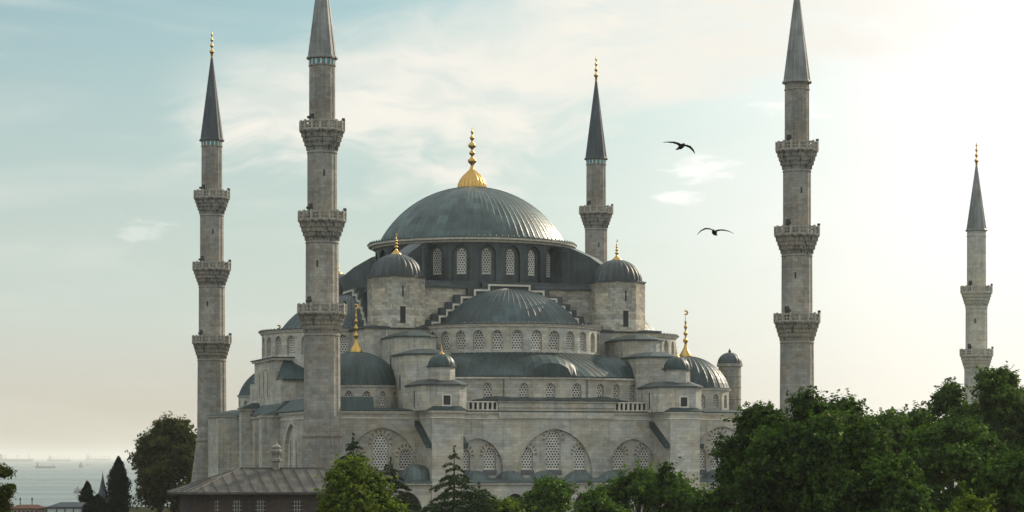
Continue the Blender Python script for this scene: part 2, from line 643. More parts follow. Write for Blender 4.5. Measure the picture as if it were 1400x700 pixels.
def dome_shell(mb, c, r, h, z0, ribs, a0=0.0, a1=2 * PI, rib=.07, k=14, flare=0.0, top=.02, mi=0, ribw=.16, cap=True):
    """lead dome with standing seams"""
    prof = []
    if flare:
        prof.append((r + flare, z0 - .12))
    Rc = (r * r + h * h) / (2 * h)
    tm = math.asin(min(1, r / Rc))
    for i in range(k + 1):
        t = (PI / 2) * i / k
        if cap and h < r:
            q = tm * (1 - i / k)
            prof.append((max(Rc * math.sin(q), r * top), z0 + h - Rc + Rc * math.cos(q)))
        else:
            prof.append((max(r * math.cos(t), r * top), z0 + h * math.sin(t)))
    per = 4
    n = ribs * per
    # angles bunched round each seam
    full = abs(a1 - a0 - 2 * PI) < 1e-6
    cols = n if full else n + 1
    da = (a1 - a0) / ribs
    offs = (0, ribw, .5, 1 - ribw)
    angs = [a0 + da * (i // per + offs[i % per]) for i in range(cols)]
    v = []
    for q, (pr, z) in enumerate(prof):
        for i, a in enumerate(angs):
            f = min(1.0, pr / (r * .25))
            rr = pr + (rib * f if i % per == 0 else 0)
            v.append((c[0] + rr * math.sin(a), c[1] - rr * math.cos(a), z + (rib * .5 if i % per == 0 else 0)))
    L = [0]
    for (r0, z_0), (r1, z_1) in zip(prof, prof[1:]):
        L.append(L[-1] + math.hypot(r1 - r0, z_1 - z_0))
    fs, uvs = [], []
    for q in range(len(prof) - 1):
        for i in range(n):
            j = (i + 1) % cols
            fs.append((q * cols + i, q * cols + j, (q + 1) * cols + j, (q + 1) * cols + i))
            ua = angs[i] * r
            ub = (angs[i + 1] if i + 1 < cols else a1) * r
            uvs.append([(ua, L[q]), (ub, L[q]), (ub, L[q + 1]), (ua, L[q + 1])])
    mb.add(v, fs, mi, uvs, False)


def gadroon_dome(mb, c, r, h, z0, lobes, depth=.09, k=12, mi=0):
    prof = [(r * math.cos(PI / 2 * i / k) + .001, z0 + h * math.sin(PI / 2 * i / k)) for i in range(k + 1)]
    mb.lathe(prof, lobes * 6, c, mi=mi, mod=lambda q, z, a, i: q * (1 - depth + depth * abs(math.sin(a * lobes / 2)) ** .6))


FIN = [(1.0, 0), (.98, .05), (.80, .10), (.50, .17), (.28, .24), (.20, .29), (.20, .33), (.36, .36), (.42, .39), (.36, .42), (.16, .45), (.14, .50),
       (.30, .53), (.35, .555), (.30, .58), (.13, .61), (.12, .66), (.25, .69), (.28, .71), (.22, .735), (.10, .77), (.14, .80), (.20, .825), (.12, .855),
       (.06, .88), (.05, .94), (.01, 1.0)]


def finial(parent, c, z, h, r, name='finial', n=16):
    mb = MB()
    mb.lathe([(q * r, z + t * h) for q, t in FIN], n, c)
    # open crescent at the tip
    cz, cr = z + h * 1.0, h * .045
    for i in range(8):
        a0, a1 = R(-50) + R(280) * i / 8, R(-50) + R(280) * (i + 1) / 8
        w0, w1 = .35 * cr * math.sin(PI * i / 8) + .15 * cr, .35 * cr * math.sin(PI * (i + 1) / 8) + .15 * cr
        q = []
        for a, w in ((a0, w0), (a1, w1)):
            for rr in (cr - w, cr + w):
                q.append((c[0] - math.sin(a + PI) * rr, c[1], cz + cr + math.cos(a + PI) * rr))
        t = .03
        v = [(x, y - t, zz) for x, y, zz in q] + [(x, y + t, zz) for x, y, zz in q]
        mb.add(v, [(0, 1, 3, 2), (4, 6, 7, 5), (0, 2, 6, 4), (1, 5, 7, 3)])
    return mb.build(name, M['gold'], parent)


# ------------------------------------------------------------------ the plan of the mosque
OX, OY, TH = -5.42, 318.2, R(17.13)
CT, ST = math.cos(TH), math.sin(TH)


def to_world(a, b_):
    return (OX + CT * a - ST * b_, OY + ST * a + CT * b_)


def along(px, b_):
    """metres along the north-east front at depth b_ for a bearing measured on the photograph"""
    k = (px - 700) / 3200
    return (k * (OY + CT * b_) - OX + ST * b_) / (CT - k * ST)


def height(py, a, b_):
    return EYE + (625 - py) * to_world(a, b_)[1] / 3200


# ------------------------------------------------------------------ ground, sea
def terrain():
    mb = MB()
    xs = [-60000, -9000, -2500, -900, -400, -200, -100, 0, 100, 200, 400, 900, 2500, 9000, 60000]
    ys = [-300, 0, 100, 200, 300, 380, 425, 470, 600, 800, 1100, 1400, 2000]
    rnd = random.Random(4)

    def z(x, y):
        if y <= 425:
            return 0.0
        t = min(1, (y - 425) / 900)
        return -38 * t
    v = [(x, y, z(x, y)) for y in ys for x in xs]
    n = len(xs)
    f = [(j * n + i, j * n + i + 1, (j + 1) * n + i + 1, (j + 1) * n + i) for j in range(len(ys) - 1) for i in range(n - 1)]
    mb.add(v, f)
    gm = plain('dry_grass_ground', (.035, .040, .024), .95, 0, .4, .2)
    gm.node_tree.nodes['Principled BSDF'].inputs['Specular IOR Level'].default_value = 0
    struct(mb.build('ground', gm))
    pz = MB()
    pz.box(-46, 110, 190, 330, -.3, .03)
    struct(pz.build('bounce_paving', stone('bounce_paving_stone', (.13, .125, .11), 1.2, .6, .12)))  # paving added to bounce light onto the front wall
    m, k, b = mat('sea_water')
    b.inputs['Base Color'].default_value = (.050, .070, .062, 1)
    b.inputs['Roughness'].default_value = .16
    b.inputs['IOR'].default_value = 1.33
    tc = k.new('ShaderNodeTexCoord')
    mp = k.new('ShaderNodeMapping')
    mp.inputs['Scale'].default_value = (.012, .05, 1)
    k.l.new(tc.outputs['Object'], mp.inputs[0])
    bp = k.new('ShaderNodeBump')
    bp.inputs['Strength'].default_value = .5
    bp.inputs['Distance'].default_value = .5
    k.l.new(k.noise(mp.outputs[0], 6, 6, .65), bp.inputs['Height'])
    k.l.new(bp.outputs[0], b.inputs['Normal'])
    k.l.new(k.ramp(k.noise(mp.outputs[0], .12, 5, .6), .3, .7, .20, .30), b.inputs['Roughness'])
    mb = MB()
    mb.add([(-50000, 1000, -22), (50000, 1000, -22), (50000, 52000, -22), (-50000, 52000, -22)], [(0, 1, 2, 3)])
    struct(mb.build('sea', m))


terrain()

# ------------------------------------------------------------------ mosque
mosque = thing('mosque', 'great grey stone mosque with cascading lead domes and gilded finials', 'mosque', (OX, OY, 0), TH)
Z_HALL = 14.2
WB = -35.2          # plane of the front wall
BF = -41.2          # front of the buttresses
PA = 14.9           # buttress axis

# --- lower hall: front wall in bays
def front_wall():
    mb = MB()
    tb = MB()
    wl = Wall((-29.6, WB), (29.6, WB))
    U = lambda px: along(px, WB) + 29.6
    zb0 = 5.2
    holes, wins = [], []
    Y0 = height(642, 0, WB)
    cx = U(759)
    archs = [
        (cx, 4.75, height(586, 0, WB), [(U(722), 1.42, 2.75), (U(757.5), 1.85, 4.75), (U(794), 1.42, 2.75)]),
        (U(653), 3.15, height(599, -9, WB), [(U(635), 1.55, 2.65), (U(670.5), 1.55, 2.65)]),
        (U(865), 3.0, height(600, 9, WB), [(U(847), 1.5, 2.75), (U(881), 1.5, 2.75)]),
        (U(522), 4.4, height(584.5, -22, WB), [(U(487), 1.5, 2.5), (U(521), 1.95, 4.25), (U(556), 1.65, 2.55)]),
        (U(988), 4.4, height(583, 22, WB), [(U(959), 1.4, 2.75), (U(983.5), 1.85, 4.75), (U(1018), 1.4, 2.75)]),
    ]
    for c, hw, zt, ws in archs:
        hh = zt - zb0
        A = arch(c, zb0, hw * 2, hh, rise=min(hh - .1, hw * 1.13), n=14)
        holes.append(A)
        wh = []
        for u, w, h in ws:
            wh.append(arch(u, Y0, w, h))
            wins.append((u, Y0, w, h))
        wl.panel(tb, A, wh, .3)
        for q in wh:
            wl.reveal(tb, q, .3, .9)
        wl.reveal(tb, A, 0, .3)
        # projecting archivolt moulding
        A2 = arch(c, zb0, hw * 2 + .20, hh + .10, rise=min(hh - .1, hw * 1.13) + .095, n=14)
        wl.panel(tb, A2, [arch(c, zb0 + .001, hw * 2 - .01, hh, rise=min(hh - .1, hw * 1.13), n=14)], -.04)
        wl.reveal(tb, A2, -.04, 0)
    wl.panel(mb, [(0, 0), (wl.L, 0), (wl.L, Z_HALL), (0, Z_HALL)], holes, 0)
    o = mb.build('front_wall', M['stone'], mosque)
    t = tb.build('blind_arch', M['stone'], mosque)
    for u, z, w, h in wins:
        put_window(t, wl, u, z, w, h, .3)
    return o


front_wall()

# other three sides of the hall
def side_walls():
    mb = MB()
    mb.box(-29.6, 29.6, -34.0, 35, 0, Z_HALL - .02)
    # returns of the front wall
    mb.box(-29.6, -29.0, WB + .01, -34.0, 0, Z_HALL - .02)
    mb.box(29.0, 29.6, WB + .01, -34.0, 0, Z_HALL - .02)
    o = mb.build('side_wall', M['stone'], mosque)
    # eastern (qibla) side: buttresses, projecting bay, tall blind arches
    for b0, b1, a, zt in ((-15.2, -13.0, -31.9, 14.0), (3.2, 4.8, -31.1, 15.2), (12.4, 20.5, -32.6, 14.5), (-3.6, -2.2, -30.6, 14.0)):
        bb = MB()
        bb.box(a, -29.59, b0, b1, 0, zt)
        bb.box(a - .22, -29.0, b0 - .22, b1 + .22, zt, zt + .28)
        so = bb.build('side_buttress', M['stone'], mosque)
        lb = MB()
        q = [(a - .3, b0 - .3), (-28.6, b0 - .3), (-28.6, b1 + .3), (a - .3, b1 + .3)]
        lb.hood(q, zt + .29, zt + 1.04, .3, c=(-28.6, (b0 + b1) / 2))
        lb.build('buttress_roof', M['lead'], so)
    # tall niches on the side wall facing the sea
    wl = Wall((-29.6, 35), (-29.6, -35))
    for bc, w, h, zb in ((-24, 8.4, 8.6, 4.5),):
        nb = MB()
        u = 35 - bc
        A = arch(u, zb, w, h, n=12)
        A2 = arch(u, zb, w + .9, h + .45, n=12)
        wl.panel(nb, A2, [A], -.45)
        wl.reveal(nb, A2, -.45, 0)
        wl.reveal(nb, A, -.45, 0)
        nb.build('blind_arch', M['stone'], mosque)
    for bc in (-22.5, -25.8, -9.5, -7.2, -0.5, 1.4):
        u = 35 - bc
        nb = MB()
        q = arch(u, 4.2, .5, 7.0, rise=.7)
        wl.panel(nb, q, (), -.1, 1)
        q2 = arch(u, 4.0, .9, 7.5, rise=1.0)
        wl.panel(nb, q2, [q], -.16)
        wl.reveal(nb, q2, -.16, 0)
        nb.build('niche', [M['stone'], M['sill']], mosque)


side_walls()


def hall_roof():
    mb = MB()
    o = [(-29.95, WB - .35), (29.95, WB - .35), (29.95, 35.3), (-29.95, 35.3)]
    i = [(-26.0, -31.0), (26.0, -31.0), (26.0, 31), (-26.0, 31)]
    mb.prism(o, Z_HALL + .28, Z_HALL + .40)
    mb.loft([(x, y, Z_HALL + .402) for x, y in o], [(x, y, Z_HALL + .75) for x, y in i])
    mb.add([(x, y, Z_HALL + .75) for x, y in i], [(0, 1, 2, 3)])
    mb.build('hall_roof', M['lead'], mosque)
    cb = MB()
    for z0, z1, d in ((Z_HALL - .62, Z_HALL - .48, .12), (Z_HALL - .02, Z_HALL + .12, .14), (Z_HALL + .12, Z_HALL + .278, .26)):
        cb.box(-29.6 - d, 29.6 + d, WB - d, WB + .5, z0, z1)
        cb.box(-29.6 - d, -29.0, WB + .5, 35, z0, z1)
        cb.box(29.0, 29.6 + d, WB + .5, 35, z0, z1)
    cb.build('hall_cornice', M['trim'], mosque)
    # raised middle of the front
    a0, a1 = along(681.5, WB), along(838.5, WB)
    rb = MB()
    rb.box(a0, a1, WB - .30, WB + 1.2, Z_HALL - .5, 15.62)
    rb.box(a0 - .12, a1 + .12, WB - .44, WB + 1.2, 15.0, 15.14)
    rb.box(a0 - .2, a1 + .2, WB - .52, WB + 1.2, 15.622, 15.80)
    rb.build('raised_parapet', M['stone'], mosque)
    lb = MB()
    b0 = along(652, WB)
    b1 = along(868, -33)
    q0 = [(a0 - .3, WB - .62), (a1 + .3, WB - .62), (a1 + 3.2, -31.6), (a0 - 3.0, -31.6)]
    q1 = [(a0 + .2, -33.4), (a1 - .2, -33.4), (a1 + 1.0, -31.0), (a0 - 1.0, -31.0)]
    lb.loft([(x, y, 15.805) for x, y in q0], [(x, y, 15.95) for x, y in q0])
    lb.loft([(x, y, 15.95) for x, y in q0], [(x, y, 16.45) for x, y in q1])
    lb.add([(x, y, 16.45) for x, y in q1], [(0, 1, 2, 3)])
    lb.build('parapet_roof', M['lead_dark'], mosque)
    # pierced balustrades either side of the raised middle
    for u0, u1 in ((along(632, WB), a0 - .05), (a1 + .05, along(897, WB))):
        bb = MB()
        z0, z1 = Z_HALL + .40, 15.75
        bb.box(u0, u1, WB - .18, WB + .22, z0, z0 + .16)
        bb.box(u0, u1, WB - .20, WB + .24, z1 - .16, z1)
        n = max(3, round((u1 - u0) / .62))
        for i in range(n + 1):
            c = u0 + .12 + (u1 - u0 - .24) * i / n
            bb.box(c - .13, c + .13, WB - .12, WB + .16, z0 + .161, z1 - .161)
        bb.box(u0, u1, WB + .45, WB + .55, z0, z1, 1)
        bb.build('balustrade', [M['trim'], M['lead_dark']], mosque)


hall_roof()

# --- front buttresses with their stepped towers
def chamfer(x0, x1, y0, y1, c, back=0.0):
    q = [(x0 + c, y0), (x1 - c, y0), (x1, y0 + c), (x1, y1 - back), (x1 - back, y1), (x0 + back, y1), (x0, y1 - back), (x0, y0 + c)]
    out = []
    for p in q:
        if not out or (abs(p[0] - out[-1][0]) + abs(p[1] - out[-1][1])) > 1e-6:
            out.append(p)
    return out


def grow(poly, k):
    cx = sum(p[0] for p in poly) / len(poly)
    cy = sum(p[1] for p in poly) / len(poly)
    out = []
    for x, y in poly:
        l = math.hypot(x - cx, y - cy)
        out.append((cx + (x - cx) * (l + k) / l, cy + (y - cy) * (l + k) / l))
    return out


def small_finial(parent, c, z, h, r):
    return finial(parent, c, z, h, r, n=10)


def buttress(s, detail=True):
    c = s * PA
    mb = MB()
    mb.box(c - 1.9, c + 1.9, BF, WB - .002, 0, Z_HALL)
    o = mb.build('buttress', M['stone'], mosque)
    tb = MB()
    for z0, z1, d in ((Z_HALL - .62, Z_HALL - .48, .10), (Z_HALL + .002, Z_HALL + .12, .14), (Z_HALL + .12, Z_HALL + .27, .26)):
        tb.box(c - 1.9 - d, c + 1.9 + d, BF - d, WB - .5, z0, z1)
    tb.build('cornice', M['trim'], o)
    lb = MB()
    q = [(c - 2.25, BF - .35), (c + 2.25, BF - .35), (c + 2.25, WB - .3), (c - 2.25, WB - .3)]
    lb.prism(q, Z_HALL + .272, Z_HALL + .36)
    lb.hood(q, Z_HALL + .362, Z_HALL + .8, .75)
    # sloping lead coping on both flanks
    for sg in (-1, 1):
        x0 = c + sg * 1.902
        x1 = c + sg * 2.55
        za, zb = 13.3, 10.55
        ya, yb = WB - .3, BF + .25
        v = []
        for x in (x0, x1):
            v += [(x, ya, za - .5), (x, yb, zb - .5), (x, yb, zb + .05), (x, ya, za + .05)]
        lb.add(v, [(0, 1, 2, 3), (4, 7, 6, 5), (0, 4, 5, 1), (1, 5, 6, 2), (2, 6, 7, 3), (3, 7, 4, 0)])
    lb.build('coping', M['lead'], o)

    # octagonal-fronted block carrying the little turret
    t = MB()
    P3 = chamfer(c - 2.75, c + 2.75, -40.8, -31.0, 1.2)
    t.prism(P3, Z_HALL + .3, 17.45)
    ob = t.build('buttress_tower', M['stone'], mosque)
    r = MB()
    r.prism(grow(P3, .28), 17.452, 17.62)
    r.hood(grow(P3, .28), 17.622, 18.25, .55)
    r.build('tower_roof', M['lead_dark'], ob)
    w = MB()
    w.box(c - .42, c + .42, -40.84, -40.5, 15.15, 16.25)
    w.box(c - .60, c + .60, -40.83, -40.6, 14.98, 16.42, 1)
    w.build('window', [M['niche'], M['trim']], ob)
    w = MB()
    w.box(c - 2.79, c - 2.6, -36.4, -36.1, 14.9, 16.9)
    w.build('slit', M['niche'], ob)
    # little domed turret
    lt = MB()
    cc = (c, -38.4)
    P = ngon(8, 1.5, cc)
    lt.prism(P, 17.6, 19.65)
    lo = lt.build('small_turret', M['stone'], mosque)
    ld = MB()
    ld.prism(ngon(8, 1.68, cc), 19.652, 19.82)
    gadroon_dome(ld, cc, 1.62, 1.45, 19.82, 12, .05)
    ldo = ld.build('small_dome', M['lead'], lo)
    small_finial(ldo, cc, 21.2, 1.15, .34)
    # two higher blocks stepping up to the pier
    for P, zt, zr in ((chamfer(c - 2.9, c + 2.9, -33.4, -26.0, 1.3), 21.35, 22.15), (chamfer(c - 2.6, c + 2.6, -27.6, -18.0, 1.2), 23.75, 24.6)):
        t = MB()
        t.prism(P, Z_HALL + .3, zt)
        ob = t.build('buttress_tower', M['stone'], mosque)
        r = MB()
        r.prism(grow(P, .25), zt + .002, zt + .16)
        r.hood(grow(P, .25), zt + .162, zr, .35)
        r.build('tower_roof', M['lead'], ob)
        w = MB()
        x = c - 2.94 if zt < 22 else c - 2.64
        ym = P[0][1] + 3.2
        w.box(x, x + .1, ym, ym + .35, zt - 4.2, zt - 2.4)
        w.build('window', M['niche'], ob)


for s_ in (-1, 1):
    buttress(s_)

# --- upper core
def core():
    mb = MB()
    mb.box(-19.6, 19.6, -19.6, 19.6, Z_HALL, 25.2)
    o = mb.build('core_wall', M['stone'], mosque)
    lb = MB()
    lb.prism([(-19.95, -19.95), (19.95, -19.95), (19.95, 19.95), (-19.95, 19.95)], 25.202, 25.42)
    lb.hood([(-19.95, -19.95), (19.95, -19.95), (19.95, 19.95), (-19.95, 19.95)], 25.422, 26.1, .78)
    lb.build('core_ledge', M['lead_dark'], mosque)
    for a in (-16.9, 17.4):
        pb = MB()
        pb.lathe([(.09, 18), (.09, 25)], 6, (a, -19.75))
        pb.build('downpipe', M['trim'], o)
    ub = MB()
    ub.box(-16, 16, -16, 16, 25.9, 30.75)
    u = ub.build('upper_wall', M['stone_rough'], mosque)
    rb = MB()
    rb.prism([(-16.25, -16.25), (16.25, -16.25), (16.25, 16.25), (-16.25, 16.25)], 30.752, 30.95)
    q = [(-16.25, -16.25), (16.25, -16.25), (16.25, 16.25), (-16.25, 16.25)]
    rb.hood(q, 30.952, 31.9, .82)
    rb.build('upper_roof', M['lead_dark'], mosque)


core()

STEPS = [(2.85, 31.25), (4.75, 30.55), (6.5, 29.6), (7.6, 28.65), (8.45, 27.9), (9.45, 27.1), (10.4, 26.3)]


def stepped_gable(rot):
    """dark lead stair gable with a pale stone coping, before the half dome"""
    def outline(dx, dz):
        q = []
        pts = STEPS
        for i, (x, z) in enumerate(pts):
            q.append((x + dx, z + dz))
            nz = pts[i + 1][1] if i + 1 < len(pts) else 25.45
            q.append((x + dx, nz + dz if i + 1 < len(pts) else 25.45))
        return [(-x, z) for x, z in reversed(q)] + q
    wl = Wall((0, -17.1), (1, -17.1))
    mb = MB()
    big = outline(.75, .22)
    wl.panel(mb, big, (), 0)
    wl.reveal(mb, big, 0, 1.4)
    o = mb.build('stepped_gable', M['lead_dark'], mosque, rotz=rot)
    cb = MB()
    oo, ii = outline(0, 0), outline(-.24, -.24)
    ii = [(x, max(z, 25.45)) for x, z in ii]
    n = len(oo)
    for i in range(n - 1):
        v = [wl.P(*oo[i], -.22), wl.P(*oo[i + 1], -.22), wl.P(*ii[i + 1], -.22), wl.P(*ii[i], -.22)]
        v2 = [wl.P(*oo[i], 0), wl.P(*oo[i + 1], 0), wl.P(*ii[i + 1], 0), wl.P(*ii[i], 0)]
        cb.add(v, [(0, 1, 2, 3)])
        cb.add([v[0], v2[0], v2[1], v[1]], [(0, 1, 2, 3)])
        cb.add([v[3], v[2], v2[2], v2[3]], [(0, 1, 2, 3)])
    cb.build('coping', M['trim'], o)


for i in range(4):
    stepped_gable(i * PI / 2)


# --- half domes on their windowed drums
def half_dome():
    c = (0, -17.0)
    mb = MB()
    dome_shell(mb, c, 9.25, 4.85, 25.85, 30, -PI / 2, PI / 2, .05, 14, flare=.25)
    sh = mb.build('half_dome', M['lead_half'], mosque)
    # drum
    db = MB()
    rr = 11.8
    n = 15
    tot = PI
    walls = []
    for i in range(n):
        a0, a1 = -tot / 2 + tot * i / n, -tot / 2 + tot * (i + 1) / n
        p0 = (c[0] + rr * math.sin(a0), c[1] - rr * math.cos(a0))
        p1 = (c[0] + rr * math.sin(a1), c[1] - rr * math.cos(a1))
        w = Wall(p0, p1)
        q = arch(w.L / 2, 22.25, 1.42, 2.55)
        w.panel(db, [(0, 20.5), (w.L, 20.5), (w.L, 25.4), (0, 25.4)], [q], 0, 0, i * w.L)
        w.reveal(db, q, 0, .5)
        walls.append(w)
    for s in (-1, 1):
        w = Wall((s * rr, c[1] + (3 if s < 0 else 0)), (s * rr, c[1] + (0 if s < 0 else 3)))
        w.panel(db, [(0, 20.5), (w.L, 20.5), (w.L, 25.4), (0, 25.4)])
    dr = db.build('half_drum', M['stone'], mosque)
    for w in walls:
        put_window(dr, w, w.L / 2, 22.28, 1.38, 2.48, .12, rays=False, sill=False, screen='lattice')
    cb = MB()
    cb.lathe([(rr - .1, 25.2), (rr + .12, 25.22), (rr + .15, 25.40), (rr + .3, 25.44), (rr + .32, 25.56), (rr - .2, 25.6)], 60, c, -PI / 2, PI / 2, smooth=False)
    cb.build('cornice', M['trim'], dr)
    lb = MB()
    lb.lathe([(rr + .42, 25.56), (rr + .42, 25.68), (9.2, 25.95)], 60, c, -PI / 2, PI / 2, smooth=False)
    for i in range(46):      # little upstands along the lead eave
        a = -PI / 2 + PI * (i + .5) / 46
        lb.lathe([(.10, 25.66), (.10, 25.78), (.01, 25.82)], 5, (c[0] + (rr + .2) * math.sin(a), c[1] - (rr + .2) * math.cos(a)))
    lb.build('eave', M['lead_dark'], sh)
    return sh, dr


sh0, dr0 = half_dome()
for i in (1, 2, 3):
    for o in (sh0, dr0):
        c_ = copy_tree(o, mosque)
        c_.rotation_euler = (0, 0, i * PI / 2)


# --- exedra walls and the sloping lead roof between them and the drum
def exedra():
    pts = [(-13.4, -30.6), (-5.0, -34.3), (5.0, -34.3), (13.4, -30.6), (13.4, -19.5)]
    pts = [(-13.4, -19.5)] + pts
    ZE = 18.75
    mb = MB()
    walls, wins = [], []
    spec = {1: [(2.1, 1.1), (6.3, 1.1)], 2: [(1.6, 1.2), (5.0, 1.2), (8.4, 1.2)], 3: [(1.9, 1.1), (4.6, 1.1), (7.4, 1.1)]}
    for i in range(len(pts) - 1):
        w = Wall(pts[i], pts[i + 1])
        hs = []
        for u, ww in spec.get(i, ()):
            q = arch(u, 15.95, ww, 2.1)
            hs.append(q)
            wins.append((w, u, ww))
        w.panel(mb, [(0, Z_HALL), (w.L, Z_HALL), (w.L, ZE), (0, ZE)], hs)
        for q in hs:
            w.reveal(mb, q, 0, .5)
    o = mb.build('exedra_wall', M['stone'], mosque)
    for w, u, ww in wins:
        put_window(o, w, u, 15.98, ww - .04, 2.05, .05, rays=False, sill=False, screen='lattice_small')
    for i in (1, 2):
        w = Wall(pts[i], pts[i + 1])
        for u in ((w.L - .9,) if i == 1 else (w.L - .3,)):
            pb = MB()
            q = w.P(u, 0, -.12)
            pb.lathe([(.07, 14.6), (.07, 18.6)], 6, (q[0], q[1]))
            pb.build('downpipe', M['sill'], o)

    # roof: many radial strips from the drum down to the polygonal eave
    rb = MB()
    rr, zc = 11.82, 22.0
    c = (0, -17.0)

    def eave(t):
        q = pts[1:5]
        q = [(-14.0, -27.0)] + q + [(14.0, -27.0)]
        q = [(-13.9, -24.0), (-13.9, -30.4), (-5.1, -34.75), (5.1, -34.75), (13.9, -30.4), (13.9, -24.0)]
        ls = [math.hypot(q[i + 1][0] - q[i][0], q[i + 1][1] - q[i][1]) for i in range(len(q) - 1)]
        d = t * sum(ls)
        for i, l in enumerate(ls):
            if d <= l or i == len(ls) - 1:
                f = d / l
                return (q[i][0] + (q[i + 1][0] - q[i][0]) * f, q[i][1] + (q[i + 1][1] - q[i][1]) * f)
            d -= l
    N = 120
    rows = []
    K = 8
    for k_ in range(K + 1):
        row = []
        f = k_ / K
        for i in range(N + 1):
            t = i / N
            ex, ey = eave(t)
            a = math.atan2(ex, -(ey - c[1]))
            a = max(-PI / 2, min(PI / 2, a))
            dx, dy = c[0] + rr * math.sin(a), c[1] - rr * math.cos(a)
            x, y = ex + (dx - ex) * f, ey + (dy - ey) * f
            z = ZE + .12 + (zc - ZE - .12) * (f ** .85)
            seam = .05 if i % 3 == 0 else 0
            # the three half-cupolas swelling out of the slope
            for bx, by, br, bh in ((0, -31.0, 4.5, 2.55), (9.4, -27.6, 4.2, 2.6), (-9.4, -27.6, 4.2, 2.6)):
                dd = ((x - bx) / br) ** 2 + ((y - by) / br) ** 2
                if dd < 1:
                    z = max(z, ZE + .3 + bh * math.sqrt(1 - dd))
            row.append((x, y, z + seam))
        rows.append(row)
    v = [p for r_ in rows for p in r_]
    fs, uvs = [], []
    for k_ in range(K):
        for i in range(N):
            fs.append((k_ * (N + 1) + i, k_ * (N + 1) + i + 1, (k_ + 1) * (N + 1) + i + 1, (k_ + 1) * (N + 1) + i))
            uvs.append([(i * .4, k_ * .9), (i * .4 + .4, k_ * .9), (i * .4 + .4, k_ * .9 + .9), (i * .4, k_ * .9 + .9)])
    rb.add(v, fs, 0, uvs)
    # eave edge
    top = [(x, y, z) for x, y, z in rows[0]]
    rb.loft([(x, y, ZE) for x, y, z in top], top, 0, False)
    r_ = rb.build('exedra_roof', M['lead'], mosque)
    tb = MB()
    q = [(-13.4, -19.6), (-13.4, -30.6), (-5.0, -34.3), (5.0, -34.3), (13.4, -30.6), (13.4, -19.6)]
    cxy = (0, -25.0)
    out = [(x * 1.018, (y - cxy[1]) * 1.03 + cxy[1]) for x, y in q]
    tb.prism(list(out), ZE - .22, ZE - .002)
    tb.build('cornice', M['trim'], o)
    return o, r_


ex0 = exedra()
for i in (1, 2):
    for o in ex0:
        c_ = copy_tree(o, mosque)
        c_.rotation_euler = (0, 0, i * PI / 2)


# --- tall mihrab block and flank on the left side
def qibla_side():
    mb = MB()
    mb.box(-28.6, -18, -7, 7, Z_HALL, 21.6)
    mb.box(-28.57, -18, -10.5, 10.5, Z_HALL, 18.9)
    mb.box(-28.9, -18, -7.3, 7.3, 21.602, 21.85, 1)
    wl = Wall((-28.6, 7), (-28.6, -7))
    for u in (4.2, 7, 9.8):
        q = arch(u, 16.8, .55, 3.6, rise=.7)
        q2 = arch(u, 16.6, 1.0, 4.1, rise=1.0)
        wl.panel(mb, q2, [q], -.15, 1)
        wl.reveal(mb, q2, -.15, 0, 1)
        wl.panel(mb, q, (), -.03, 2)
    w2 = Wall((-28.57, -10.5), (-18, -10.5))
    o = mb.build('mihrab_block', [M['stone'], M['trim'], M['sill']], mosque)
    for u in (1.0, 3.6):
        put_window(o, w2, u, 15.7, 1.15, 2.2, -.3, rays=False, sill=False, screen='lattice_small')
    lb = MB()
    lb.prism([(-29.1, -7.5), (-18, -7.5), (-18, 7.5), (-29.1, 7.5)], 21.852, 22.0)
    q = [(-28.4, -10.85), (-17, -10.85), (-17, 10.85), (-28.4, 10.85)]
    lb.prism(q, 18.902, 19.05)
    lb.loft([(x, y, 19.052) for x, y in q], [(-27.5, -7.0, 21.5), (-17, -7.0, 21.5), (-17, 7.0, 21.5), (-27.5, 7.0, 21.5)])
    lb.build('mihrab_roof', M['lead'], o)
    # lower lean-to roofs along this side
    for y0, y1 in ((-13.0, 2.5), (4.8, 12.2), (-34, -15.2)):
        rb = MB()
        q = [(-30.1, y0), (-22, y0), (-22, y1), (-30.1, y1)]
        rb.loft([(x, y, Z_HALL + .41) for x, y in q], [(-28.2, y0 + .6, 16.2), (-22, y0 + .6, 16.2), (-22, y1 - .6, 16.2), (-28.2, y1 - .6, 16.2)])
        rb.build('lean_to_roof', M['lead'], mosque)


qibla_side()


# --- corner domes
def corner_dome():
    c = (0, 0)
    mb = MB()
    ri = 5.55
    P = ngon(16, ri, c, 0)
    P = list(P)
    n = 16
    walls = []
    for i in range(n):
        p0, p1 = P[i], P[(i + 1) % n]
        w = Wall(p0, p1)
        q = arch(w.L / 2, 15.25, .98, 1.75)
        w.panel(mb, [(0, Z_HALL + .3), (w.L, Z_HALL + .3), (w.L, 17.6), (0, 17.6)], [q] if i % 1 == 0 else [], 0, 0, i * w.L)
        w.reveal(mb, q, 0, .5)
        walls.append(w)
    o = mb.build('corner_drum', M['stone'], mosque)
    for i, w in enumerate(walls):
        if i % 2 == 0:
            put_window(o, w, w.L / 2, 15.27, .95, 1.7, .05, rays=True, sill=False, screen='lattice_small')
        else:
            put_window(o, w, w.L / 2, 15.27, .95, 1.7, .05, rays=False, sill=False, screen='lattice_small')
    cb = MB()
    cb.lathe([(ri, 17.45), (ri + .2, 17.5), (ri + .3, 17.72), (ri - .3, 17.74)], 48, c, smooth=False)
    cb.build('cornice', M['trim'], o)
    db = MB()
    dome_shell(db, c, 5.6, 4.15, 17.86, 36, rib=.05, k=12, flare=.3)
    d = db.build('corner_dome', M['lead'], mosque)
    finial(d, c, 21.85, 5.5, .80)
    return o, d


cd = corner_dome()
first = True
for (x, y) in ((-21.9, -24.2), (21.6, -24.2), (-21.9, 24), (21.6, 24)):
    for o in cd:
        if first:
            q = o
        else:
            q = copy_tree(o, mosque)
        q.location = (x, y, 0)
    first = False

